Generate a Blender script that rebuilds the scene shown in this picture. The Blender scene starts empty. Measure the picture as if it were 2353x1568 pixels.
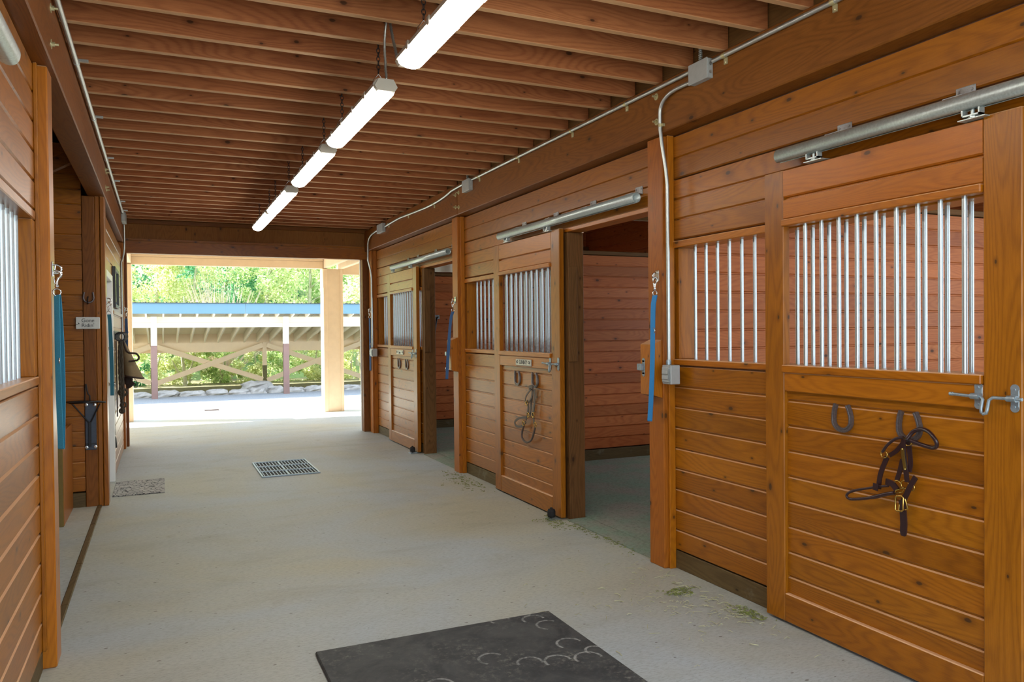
import bpy, math, random
from mathutils import Vector, Matrix
random.seed(7)
SC = bpy.context.scene
COL = SC.collection
PI = math.pi

# ------------------------------------------------------------------ camera
cam_data = bpy.data.cameras.new('camera')
cam = bpy.data.objects.new('camera', cam_data)
COL.objects.link(cam)
YAW, PITCH, ROLL, FPX = 0.424465890, -0.0133850270, -0.00969903529, 1787.99
fw = Vector((math.sin(YAW)*math.cos(PITCH), math.cos(YAW)*math.cos(PITCH), math.sin(PITCH)))
rt = Vector((math.cos(YAW), -math.sin(YAW), 0))
up = rt.cross(fw)
r2 = rt*math.cos(ROLL) + up*math.sin(ROLL)
u2 = up*math.cos(ROLL) - rt*math.sin(ROLL)
cam.matrix_world = Matrix(((r2.x, u2.x, -fw.x, 0), (r2.y, u2.y, -fw.y, 0), (r2.z, u2.z, -fw.z, 1.5), (0, 0, 0, 1)))
cam_data.sensor_fit = 'HORIZONTAL'
cam_data.sensor_width = 36
cam_data.lens = 36*FPX/2353
cam_data.clip_start = 0.05
cam_data.clip_end = 300
SC.camera = cam

# ------------------------------------------------------------------ world, sun, exposure
SKY_STRENGTH, SUN_STRENGTH, LAMP_STRENGTH = 4.2, 26.0, 30.0
world = bpy.data.worlds.new('sky')
SC.world = world
world.use_nodes = True
wn = world.node_tree.nodes
wn['Background'].inputs['Color'].default_value = (0.72, 0.86, 1.0, 1)
wn['Background'].inputs['Strength'].default_value = SKY_STRENGTH
sun_data = bpy.data.lights.new('sun', 'SUN')
sun_data.energy = SUN_STRENGTH
sun_data.color = (1.0, 0.95, 0.86)
sun_data.angle = 0.009
sun = bpy.data.objects.new('sun', sun_data)
COL.objects.link(sun)
sun.rotation_euler = Vector((-0.66, 0.28, 0.695)).to_track_quat('Z', 'Y').to_euler()
sun.location = (-20, 15, 20)
SC.view_settings.view_transform = 'Standard'
SC.view_settings.look = 'None'
SC.view_settings.exposure = 0.0
SC.view_settings.gamma = 1
SC.view_settings.use_curve_mapping = False


# ------------------------------------------------------------------ node helpers
def new_mat(name):
    m = bpy.data.materials.new(name)
    m.use_nodes = True
    nt = m.node_tree
    b = nt.nodes['Principled BSDF']
    return m, nt, b


def nd(nt, typ, **kw):
    n = nt.nodes.new(typ)
    for k, v in kw.items():
        if k in ('operation', 'blend_type', 'data_type', 'wave_type', 'bands_direction', 'feature', 'distance', 'noise_dimensions', 'rings_direction', 'wave_profile', 'use_clamp'):
            setattr(n, k, v)
    return n


def lk(nt, a, b):
    nt.links.new(a, b)


def mth(nt, op, a, b=None, c=None, clamp=False):
    n = nt.nodes.new('ShaderNodeMath')
    n.operation = op
    n.use_clamp = clamp
    for i, v in enumerate((a, b, c)):
        if v is None:
            continue
        if isinstance(v, (int, float)):
            n.inputs[i].default_value = v
        else:
            nt.links.new(v, n.inputs[i])
    return n.outputs[0]


def vmth(nt, op, a, b):
    n = nt.nodes.new('ShaderNodeVectorMath')
    n.operation = op
    for i, v in enumerate((a, b)):
        if isinstance(v, (tuple, list)):
            n.inputs[i].default_value = v
        else:
            nt.links.new(v, n.inputs[i])
    return n.outputs[0]


def mixc(nt, fac, a, b, blend='MIX'):
    n = nt.nodes.new('ShaderNodeMixRGB')
    n.blend_type = blend
    for i, v in enumerate((fac, a, b)):
        if isinstance(v, (int, float)):
            n.inputs[i].default_value = v
        elif isinstance(v, (tuple, list)):
            n.inputs[i].default_value = (*v[:3], 1)
        else:
            nt.links.new(v, n.inputs[i])
    return n.outputs[0]


def rng(nt, v, a, b, c=0.0, d=1.0):
    n = nt.nodes.new('ShaderNodeMapRange')
    n.interpolation_type = 'SMOOTHSTEP'
    nt.links.new(v, n.inputs[0])
    for i, x in enumerate((a, b, c, d)):
        n.inputs[i+1].default_value = x
    return n.outputs[0]


def noise(nt, vec, scale, detail=4, rough=0.55, dist=0.0):
    n = nt.nodes.new('ShaderNodeTexNoise')
    n.inputs['Scale'].default_value = scale
    n.inputs['Detail'].default_value = detail
    n.inputs['Roughness'].default_value = rough
    n.inputs['Distortion'].default_value = dist
    nt.links.new(vec, n.inputs['Vector'])
    return n.outputs[0]


def s2l(r, g, b):
    f = lambda c: (c/255/12.92) if c/255 <= 0.04045 else ((c/255+0.055)/1.055)**2.4
    return (f(r), f(g), f(b))


def wood(name, axis, light, dark, rough=0.42, knots=1.0, coat=0.0, var=0.22, wear=None, bump=0.15, redden=(0.9, 0.72, 0.6), dust_light=False, edge=None):
    m, nt, b = new_mat(name)
    tc = nd(nt, 'ShaderNodeTexCoord')
    geo = nd(nt, 'ShaderNodeNewGeometry')
    oi = nd(nt, 'ShaderNodeObjectInfo')
    rnd = geo.outputs['Random Per Island']
    rnd2 = mth(nt, 'FRACT', mth(nt, 'MULTIPLY_ADD', oi.outputs['Random'], 7.31, mth(nt, 'MULTIPLY', rnd, 3.7)))
    comb = nd(nt, 'ShaderNodeCombineXYZ')
    lk(nt, mth(nt, 'MULTIPLY', rnd, 37.0), comb.inputs[0])
    lk(nt, mth(nt, 'MULTIPLY', rnd2, 53.0), comb.inputs[1])
    lk(nt, mth(nt, 'MULTIPLY', rnd2, 19.0), comb.inputs[2])
    p = vmth(nt, 'ADD', tc.outputs['Object'], comb.outputs[0])
    ax = {'x': 0, 'y': 1, 'z': 2}[axis]
    sc = [1.0]*3
    sc[ax] = 0.06
    grain_p = vmth(nt, 'MULTIPLY', p, tuple(sc))
    # growth rings cut along the board: contour lines of a stretched noise
    warp = noise(nt, vmth(nt, 'MULTIPLY', p, tuple(0.30 if i == ax else 2.4 for i in range(3))), 2.0, 1.5, 0.45)
    g1 = noise(nt, grain_p, 30.0, 3, 0.6, 0.2)
    wv = mth(nt, 'SINE', mth(nt, 'MULTIPLY_ADD', warp, 190.0, mth(nt, 'MULTIPLY', g1, 3.0)))
    wv = mth(nt, 'POWER', mth(nt, 'MULTIPLY_ADD', wv, 0.5, 0.5), 2.0)
    fine = noise(nt, grain_p, 230.0, 3, 0.65)
    blot = noise(nt, vmth(nt, 'MULTIPLY', p, tuple(0.5 if i == ax else 1.6 for i in range(3))), 1.5, 3, 0.5)
    f = mth(nt, 'MULTIPLY_ADD', wv, -0.26, mth(nt, 'MULTIPLY_ADD', fine, 0.75, mth(nt, 'MULTIPLY_ADD', blot, 0.8, -0.15)), clamp=True)
    c = mixc(nt, f, dark, light)
    # board to board variation
    hue = mixc(nt, rnd2, (1, 1, 1), redden)
    c = mixc(nt, 0.6, c, hue, 'MULTIPLY')
    val = mth(nt, 'MULTIPLY_ADD', rnd, var*2, 1-var)
    hsv = nd(nt, 'ShaderNodeHueSaturation')
    lk(nt, c, hsv.inputs['Color'])
    lk(nt, val, hsv.inputs['Value'])
    c = hsv.outputs[0]
    # knots
    if knots > 0:
        sp3 = nd(nt, 'ShaderNodeSeparateXYZ')
        lk(nt, p, sp3.inputs[0])
        oth = [i for i in range(3) if i != ax]
        wob = mth(nt, 'MULTIPLY', g1, 0.10)
        cu = nd(nt, 'ShaderNodeCombineXYZ')
        lk(nt, mth(nt, 'MULTIPLY', sp3.outputs[ax], 3.4), cu.inputs[0])
        lk(nt, mth(nt, 'ADD', mth(nt, 'MULTIPLY', mth(nt, 'ADD', sp3.outputs[oth[0]], sp3.outputs[oth[1]]), 6.5), wob), cu.inputs[1])
        vor = nd(nt, 'ShaderNodeTexVoronoi')
        vor.voronoi_dimensions = '2D'
        vor.inputs['Scale'].default_value = 1.0
        lk(nt, cu.outputs[0], vor.inputs['Vector'])
        sep = nd(nt, 'ShaderNodeSeparateColor')
        lk(nt, vor.outputs['Color'], sep.inputs[0])
        have = mth(nt, 'GREATER_THAN', sep.outputs[0], 1-0.55*knots)
        size = mth(nt, 'MULTIPLY_ADD', mth(nt, 'POWER', sep.outputs[1], 2.0), 0.055, 0.026)
        rel = mth(nt, 'DIVIDE', vor.outputs['Distance'], size)
        core = mth(nt, 'MULTIPLY', rng(nt, rel, 1.1, 0.6), have)
        halo = mth(nt, 'MULTIPLY', rng(nt, rel, 3.2, 0.8), have)
        c = mixc(nt, mth(nt, 'MULTIPLY', halo, 0.4), c, tuple(x*0.45 for x in dark))
        c = mixc(nt, mth(nt, 'MULTIPLY', core, 0.8), c, (0.035, 0.015, 0.006))
    if wear:
        wmask = rng(nt, noise(nt, p, 5.0, 6, 0.7), 0.56, 0.72)
        c = mixc(nt, mth(nt, 'MULTIPLY', wmask, wear[1]), c, wear[0])
    if dust_light or edge:
        # dusty ledges with lamp light painted in; paler timber undersides with painted floor bounce
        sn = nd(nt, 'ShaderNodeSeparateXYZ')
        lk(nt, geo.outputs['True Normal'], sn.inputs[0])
        if dust_light:
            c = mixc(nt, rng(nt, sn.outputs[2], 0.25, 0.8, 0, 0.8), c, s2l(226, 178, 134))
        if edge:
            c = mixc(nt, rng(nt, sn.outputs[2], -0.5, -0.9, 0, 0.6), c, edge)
    lk(nt, c, b.inputs['Base Color'])
    lk(nt, mth(nt, 'MULTIPLY_ADD', blot, 0.25, rough-0.12), b.inputs['Roughness'])
    b.inputs['Specular IOR Level'].default_value = 0.22
    if coat:
        b.inputs['Coat Weight'].default_value = coat
        b.inputs['Coat IOR'].default_value = 1.28
        b.inputs['Coat Roughness'].default_value = 0.3
    if bump:
        bp = nd(nt, 'ShaderNodeBump')
        bp.inputs['Strength'].default_value = bump
        bp.inputs['Distance'].default_value = 0.002
        lk(nt, mth(nt, 'MULTIPLY_ADD', wv, 0.3, fine), bp.inputs['Height'])
        lk(nt, bp.outputs[0], b.inputs['Normal'])
    return m


def plain(name, col, rough=0.5, metal=0.0, nscale=0, namt=0.15, coat=0.0, bump=0.0, spec=0.5):
    m, nt, b = new_mat(name)
    b.inputs['Metallic'].default_value = metal
    b.inputs['Roughness'].default_value = rough
    b.inputs['Specular IOR Level'].default_value = spec
    if coat:
        b.inputs['Coat Weight'].default_value = coat
        b.inputs['Coat Roughness'].default_value = 0.2
    tc = nd(nt, 'ShaderNodeTexCoord')
    if nscale:
        n = noise(nt, tc.outputs['Object'], nscale, 5, 0.6)
        c = mixc(nt, n, tuple(x*(1-namt*2) for x in col), tuple(min(1, x*(1+namt*2)) for x in col))
        lk(nt, c, b.inputs['Base Color'])
        if bump:
            bp = nd(nt, 'ShaderNodeBump')
            bp.inputs['Strength'].default_value = bump
            bp.inputs['Distance'].default_value = 0.004
            lk(nt, n, bp.inputs['Height'])
            lk(nt, bp.outputs[0], b.inputs['Normal'])
    else:
        b.inputs['Base Color'].default_value = (*col, 1)
    return m


def emit(name, col, strength):
    m, nt, b = new_mat(name)
    b.inputs['Base Color'].default_value = (0.9, 0.9, 0.9, 1)
    b.inputs['Emission Color'].default_value = (*col, 1)
    b.inputs['Emission Strength'].default_value = strength
    return m


M = {}
HL, HD = s2l(174, 107, 12), s2l(114, 63, 3)
for a in 'xyz':
    M['honey_'+a] = wood('honey varnished cedar '+a, a, HL, HD, rough=0.42, coat=0.8, var=0.12, redden=(0.95, 0.82, 0.8), dust_light=True)
    M['bright_'+a] = wood('bright orange varnished fir '+a, a, s2l(186, 112, 14), s2l(142, 78, 6), rough=0.42, coat=0.8, knots=0.5, var=0.08, dust_light=True)
    M['beam_'+a] = wood('brown stained beam timber '+a, a, s2l(142, 88, 32), s2l(98, 54, 16), rough=0.45, knots=0.3, var=0.1)
    M['dark_'+a] = wood('dark old stall timber '+a, a, s2l(126, 92, 52), s2l(80, 54, 26), rough=0.6, knots=0.5, var=0.15)
    M['joist_'+a] = wood('rough reddish joist timber '+a, a, s2l(188, 122, 76), s2l(126, 70, 40), rough=0.62, knots=0.9, var=0.16, bump=0.4, edge=s2l(222, 186, 140))  # edge: paler undersides with painted floor bounce
    M['inner_'+a] = wood('stall cedar lining '+a, a, s2l(198, 122, 70), s2l(150, 78, 40), rough=0.5, knots=0.9, var=0.2)
    M['kick_'+a] = wood('weathered kick board '+a, a, s2l(112, 96, 62), s2l(70, 56, 34), rough=0.6, knots=0.2, var=0.1, wear=(s2l(130, 122, 100), 0.5))
    M['worn_'+a] = wood('scuffed post timber '+a, a, s2l(182, 110, 32), s2l(130, 70, 14), rough=0.42, knots=0.35, var=0.1, coat=0.15, wear=(s2l(120, 84, 40), 0.6))
M['deck'] = wood('dark ceiling deck boards', 'y', s2l(110, 64, 34), s2l(70, 36, 18), rough=0.7, knots=0.6)
M['ply'] = wood('stained plywood panel', 'z', s2l(164, 112, 52), s2l(116, 70, 26), rough=0.55, knots=0.8, var=0.1)
M['galv'] = plain('galvanised steel', s2l(186, 196, 194), 0.38, 0.6, 110, 0.22)
M['bar'] = plain('zinc plated conduit bar', s2l(192, 200, 202), 0.36, 0.85, 60, 0.06)
def rusty_bar():
    m = M['bar']
    nt = m.node_tree
    b = nt.nodes['Principled BSDF']
    src = b.inputs['Base Color'].links[0].from_socket
    tc = nd(nt, 'ShaderNodeTexCoord')
    oi = nd(nt, 'ShaderNodeObjectInfo')
    sc = nd(nt, 'ShaderNodeSeparateColor')
    lk(nt, oi.outputs['Color'], sc.inputs[0])
    sx = nd(nt, 'ShaderNodeSeparateXYZ')
    lk(nt, tc.outputs['Object'], sx.inputs[0])
    n = noise(nt, tc.outputs['Object'], 38.0, 4, 0.65)
    low = mth(nt, 'ADD', rng(nt, sx.outputs[2], 1.50, 1.33), mth(nt, 'MULTIPLY_ADD', n, 1.2, -0.85), clamp=True)
    k = mth(nt, 'MULTIPLY', mth(nt, 'MULTIPLY', low, rng(nt, sx.outputs[2], 1.62, 1.42)), sc.outputs[0], clamp=True)
    lk(nt, mixc(nt, mth(nt, 'MULTIPLY', k, 0.85), src, s2l(74, 44, 26)), b.inputs['Base Color'])
    lk(nt, mth(nt, 'MULTIPLY_ADD', k, -0.8, 0.85), b.inputs['Metallic'])


rusty_bar()
M['emt'] = plain('grey electrical conduit', s2l(190, 194, 190), 0.35, 0.8, 40, 0.1)
M['boxmetal'] = plain('grey painted electrical box', s2l(178, 182, 180), 0.45, 0.3, 30, 0.06)
M['bluegrey'] = plain('worn zinc hardware', s2l(156, 170, 178), 0.42, 0.6, 80, 0.2)
M['nickel'] = plain('nickel snap metal', s2l(205, 205, 200), 0.22, 1.0)
M['iron'] = plain('worn dark iron', s2l(96, 84, 82), 0.5, 0.7, 120, 0.25)
M['ironshoe'] = plain('worn steel horseshoe', s2l(120, 112, 112), 0.45, 0.75, 120, 0.25)
M['black_metal'] = plain('black painted steel', s2l(44, 44, 46), 0.35, 0.4, 50, 0.15)
M['plate_metal'] = plain('blue black steel plate', s2l(72, 78, 88), 0.45, 0.5, 60, 0.15)
M['zinc_yellow'] = plain('pale yellow zinc', s2l(200, 192, 150), 0.4, 0.6)
M['brass'] = plain('polished brass', s2l(214, 178, 96), 0.2, 1.0)
M['leather'] = plain('dark brown bridle leather', s2l(48, 26, 28), 0.3, 0, 200, 0.2, coat=0.3)
M['leather_old'] = plain('old weathered leather', s2l(84, 70, 62), 0.5, 0, 150, 0.2)
M['web_blue'] = plain('blue nylon webbing', s2l(38, 122, 178), 0.6, 0, 300, 0.12, bump=0.5)
M['web_teal'] = plain('teal nylon webbing', s2l(54, 142, 172), 0.6, 0, 300, 0.12, bump=0.5)
M['web_dark'] = plain('deep teal nylon webbing', s2l(34, 108, 128), 0.6, 0, 300, 0.12, bump=0.5)
M['web_navy'] = plain('navy nylon webbing', s2l(48, 88, 134), 0.6, 0, 300, 0.12, bump=0.5)
M['lens'] = emit('glowing lamp diffuser', (1.0, 0.955, 0.86), LAMP_STRENGTH)
M['lamp_body'] = plain('pale grey lamp housing', s2l(196, 190, 176), 0.5, 0)
M['white_paint'] = plain('white painted trim', s2l(226, 226, 222), 0.4, 0, 12, 0.03)
M['tan_paint'] = plain('cream painted timber', s2l(232, 208, 178), 0.6, 0, 8, 0.05)
M['cream_paint'] = plain('pale cream painted timber', s2l(250, 240, 222), 0.6, 0, 8, 0.04)
M['shed_tan'] = plain('light tan painted shed timber', s2l(250, 228, 198), 0.6, 0, 8, 0.03)
M['white_wall'] = plain('white painted post', s2l(244, 242, 236), 0.6)
M['brown_paint'] = plain('mauve brown painted post foot', s2l(134, 108, 104), 0.7, 0, 8, 0.06)
M['blue_fascia'] = plain('sky blue painted fascia', s2l(98, 136, 162), 0.5, 0, 3, 0.03)
M['roof_metal'] = plain('dark roof metal', s2l(70, 76, 84), 0.5, 0.4)
M['dark_gap'] = plain('black rubber', s2l(30, 28, 28), 0.8)
M['oak_face'] = wood('smooth varnished bin side', 'z', s2l(168, 110, 44), s2l(144, 86, 30), rough=0.35, knots=0, var=0.05, coat=0.2)
M['olive'] = plain('olive brown wood edge', s2l(120, 98, 40), 0.6, 0, 30, 0.1)
M['canvas'] = plain('tan mesh fabric', s2l(134, 116, 84), 0.8, 0, 200, 0.2, bump=0.4)
M['strap_brown'] = plain('dark brown binding', s2l(58, 42, 34), 0.7, 0, 100, 0.15)
M['rope'] = plain('dark braided rope', s2l(70, 64, 52), 0.85, 0, 160, 0.5, bump=0.8)
M['purple'] = plain('purple nylon', s2l(80, 66, 110), 0.7)
M['signboard'] = plain('weathered white sign board', s2l(212, 214, 208), 0.7, 0, 60, 0.08)
M['sign_ink'] = plain('dark grey lettering paint', s2l(70, 72, 74), 0.8)
M['plaque'] = plain('brushed pewter plaque', s2l(196, 194, 186), 0.4, 0.4, 60, 0.08)
M['glass'] = plain('mirror glass', s2l(225, 235, 235), 0.03, 1.0)
M['frame_black'] = plain('black picture frame', s2l(36, 34, 30), 0.4)
M['straw'] = plain('pale hay stalks', s2l(176, 174, 142), 0.8, 0, 20, 0.3)
M['hay_green'] = plain('green hay crumbs', s2l(120, 128, 62), 0.9, 0, 20, 0.4)
M['asphalt'] = plain('grey gravel', s2l(140, 146, 156), 0.9, 0, 60, 0.4, bump=1.0)
M['rock'] = plain('pale grey boulder', s2l(178, 178, 180), 0.9, 0, 6, 0.18, bump=0.6)
M['soil'] = plain('brown bark soil', s2l(122, 118, 86), 0.95, 0, 25, 0.35, bump=1.0)
M['bark'] = plain('mossy pale bark', s2l(168, 168, 140), 0.9, 0, 12, 0.25, bump=0.6)
M['twig'] = plain('bare grey twigs', s2l(190, 172, 152), 0.9, 0, 12, 0.2)
M['hill'] = plain('dark undergrowth', s2l(112, 132, 82), 0.95, 0, 3, 0.3)


def concrete():
    m, nt, b = new_mat('brushed grey concrete floor')
    tc = nd(nt, 'ShaderNodeTexCoord')
    p = tc.outputs['Object']
    big = noise(nt, p, 0.55, 4, 0.6, 0.6)
    mid = noise(nt, vmth(nt, 'MULTIPLY', p, (0.7, 1.6, 1)), 1.6, 6, 0.68, 0.5)
    fine = noise(nt, vmth(nt, 'MULTIPLY', p, (0.5, 1.3, 1)), 70, 4, 0.75)
    c = mixc(nt, rng(nt, big, 0.32, 0.7), s2l(172, 180, 183), s2l(178, 175, 154))
    c = mixc(nt, rng(nt, mid, 0.45, 0.78, 0, 0.4), c, s2l(140, 136, 118))
    c = mixc(nt, rng(nt, fine, 0.42, 0.72, 0, 0.5), c, s2l(126, 124, 116))
    v = nd(nt, 'ShaderNodeTexVoronoi')
    v.voronoi_dimensions = '2D'
    v.inputs['Scale'].default_value = 7.5
    lk(nt, vmth(nt, 'MULTIPLY', vmth(nt, 'ADD', p, (0, 0, 0)), (0.8, 1.5, 1)), v.inputs['Vector'])
    sp = nd(nt, 'ShaderNodeSeparateColor')
    lk(nt, v.outputs['Color'], sp.inputs[0])
    spot = mth(nt, 'MULTIPLY', mth(nt, 'GREATER_THAN', sp.outputs[0], 0.45), rng(nt, mth(nt, 'DIVIDE', v.outputs['Distance'], mth(nt, 'MULTIPLY_ADD', mth(nt, 'POWER', sp.outputs[1], 3.0), 0.06, 0.022)), 1.0, 0.5))
    c = mixc(nt, mth(nt, 'MULTIPLY', spot, 0.75), c, s2l(84, 74, 60))
    stain = rng(nt, noise(nt, p, 1.3, 5, 0.7, 1.0), 0.60, 0.78, 0, 0.45)
    c = mixc(nt, stain, c, s2l(118, 100, 72))
    lk(nt, c, b.inputs['Base Color'])
    b.inputs['Roughness'].default_value = 0.62
    b.inputs['Specular IOR Level'].default_value = 0.4
    bp = nd(nt, 'ShaderNodeBump')
    bp.inputs['Strength'].default_value = 0.18
    bp.inputs['Distance'].default_value = 0.004
    lk(nt, fine, bp.inputs['Height'])
    lk(nt, bp.outputs[0], b.inputs['Normal'])
    return m


def bedding():
    m, nt, b = new_mat('dusty stall bedding')
    tc = nd(nt, 'ShaderNodeTexCoord')
    p = tc.outputs['Object']
    n = noise(nt, p, 2.0, 5, 0.6)
    f = noise(nt, vmth(nt, 'MULTIPLY', p, (1, 2, 1)), 45, 4, 0.7)
    c = mixc(nt, rng(nt, n, 0.35, 0.65), s2l(148, 142, 128), s2l(126, 148, 126))
    c = mixc(nt, rng(nt, f, 0.45, 0.7, 0, 0.7), c, s2l(84, 82, 68))
    lk(nt, c, b.inputs['Base Color'])
    b.inputs['Roughness'].default_value = 0.9
    bp = nd(nt, 'ShaderNodeBump')
    bp.inputs['Strength'].default_value = 0.6
    bp.inputs['Distance'].default_value = 0.01
    lk(nt, f, bp.inputs['Height'])
    lk(nt, bp.outputs[0], b.inputs['Normal'])
    return m


def rubber_mat():
    m, nt, b = new_mat('scuffed black rubber matting')
    tc = nd(nt, 'ShaderNodeTexCoord')
    p = tc.outputs['Object']
    n = noise(nt, p, 4.5, 6, 0.65, 0.8)
    f = noise(nt, p, 38, 5, 0.75)
    c = mixc(nt, rng(nt, n, 0.3, 0.7), s2l(44, 47, 50), s2l(72, 74, 74))
    c = mixc(nt, mth(nt, 'MULTIPLY', rng(nt, f, 0.48, 0.72, 0, 0.9), rng(nt, noise(nt, p, 2.6, 4, 0.6), 0.42, 0.66, 0.12, 1.0)), c, s2l(126, 125, 118))
    sep = nd(nt, 'ShaderNodeSeparateXYZ')
    lk(nt, p, sep.inputs[0])
    tot = None
    # dusty horseshoe shaped prints: (x, y, radius, opening angle)
    for (hx, hy, hr, ha) in ((.33, .87, .060, 1.9), (.43, .87, .062, 1.6), (.48, .80, .055, 1.7), (.515, .70, .058, 2.4), (.50, .45, .06, 1.9), (.36, .30, .06, 1.7), (.50, .27, .062, 1.6), (.24, .34, .055, 1.4), (.57, .33, .045, 1.8), (.10, .45, .058, 2.2), (-.2, .3, .06, 1.2)):
        dx = mth(nt, 'SUBTRACT', sep.outputs[0], hx)
        dy = mth(nt, 'SUBTRACT', sep.outputs[1], hy)
        d = mth(nt, 'SQRT', mth(nt, 'ADD', mth(nt, 'MULTIPLY', dx, dx), mth(nt, 'MULTIPLY', dy, dy)))
        ring = rng(nt, mth(nt, 'ABSOLUTE', mth(nt, 'SUBTRACT', d, hr)), 0.009, 0.003)
        side = mth(nt, 'ADD', mth(nt, 'MULTIPLY', dx, math.cos(ha)), mth(nt, 'MULTIPLY', dy, math.sin(ha)))
        arc = mth(nt, 'MULTIPLY', ring, mth(nt, 'GREATER_THAN', side, -0.015))
        tot = arc if tot is None else mth(nt, 'MAXIMUM', tot, arc)
    tot = mth(nt, 'MULTIPLY', tot, rng(nt, f, 0.35, 0.6, 0.1, 0.6))
    c = mixc(nt, tot, c, s2l(176, 178, 174))
    lk(nt, c, b.inputs['Base Color'])
    b.inputs['Roughness'].default_value = 0.7
    bp = nd(nt, 'ShaderNodeBump')
    bp.inputs['Strength'].default_value = 0.3
    bp.inputs['Distance'].default_value = 0.003
    lk(nt, f, bp.inputs['Height'])
    lk(nt, bp.outputs[0], b.inputs['Normal'])
    return m


def pebble_mat():
    m, nt, b = new_mat('pebble patterned rubber doormat')
    tc = nd(nt, 'ShaderNodeTexCoord')
    v = nd(nt, 'ShaderNodeTexVoronoi')
    v.feature = 'DISTANCE_TO_EDGE'
    v.inputs['Scale'].default_value = 21
    lk(nt, tc.outputs['Object'], v.inputs['Vector'])
    n = noise(nt, tc.outputs['Object'], 5, 3)
    c = mixc(nt, n, s2l(110, 112, 116), s2l(206, 202, 192))
    c = mixc(nt, rng(nt, v.outputs['Distance'], 0.02, 0.075), s2l(34, 36, 42), c)
    lk(nt, c, b.inputs['Base Color'])
    b.inputs['Roughness'].default_value = 0.7
    bp = nd(nt, 'ShaderNodeBump')
    bp.inputs['Strength'].default_value = 0.5
    bp.inputs['Distance'].default_value = 0.006
    lk(nt, rng(nt, v.outputs['Distance'], 0.0, 0.12), bp.inputs['Height'])
    lk(nt, bp.outputs[0], b.inputs['Normal'])
    return m


def leafmat(name, a, bcol, trans=0.35):
    m, nt, b = new_mat(name)
    geo = nd(nt, 'ShaderNodeNewGeometry')
    oi = nd(nt, 'ShaderNodeObjectInfo')
    r = mth(nt, 'FRACT', mth(nt, 'ADD', geo.outputs['Random Per Island'], oi.outputs['Random']))
    c = mixc(nt, r, a, bcol)
    lk(nt, c, b.inputs['Base Color'])
    b.inputs['Roughness'].default_value = 0.5
    tr = nd(nt, 'ShaderNodeBsdfTranslucent')
    lk(nt, c, tr.inputs['Color'])
    mx = nd(nt, 'ShaderNodeMixShader')
    mx.inputs[0].default_value = trans
    out = nt.nodes['Material Output']
    lk(nt, b.outputs[0], mx.inputs[1])
    lk(nt, tr.outputs[0], mx.inputs[2])
    lk(nt, mx.outputs[0], out.inputs['Surface'])
    return m


M['concrete'] = concrete()
M['slab'] = plain('pale yard concrete', s2l(206, 210, 216), 0.8, 0, 9, 0.05)
M['bedding'] = bedding()
M['rubber'] = rubber_mat()
M['pebble'] = pebble_mat()
M['leaf_yellow'] = leafmat('pale yellow green leaves', s2l(178, 190, 112), s2l(244, 246, 206), .55)
M['leaf_mid'] = leafmat('fresh green leaves', s2l(138, 176, 100), s2l(232, 238, 190), .55)
M['leaf_dark'] = leafmat('deep green needles', s2l(56, 134, 100), s2l(150, 200, 146), .5)


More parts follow.
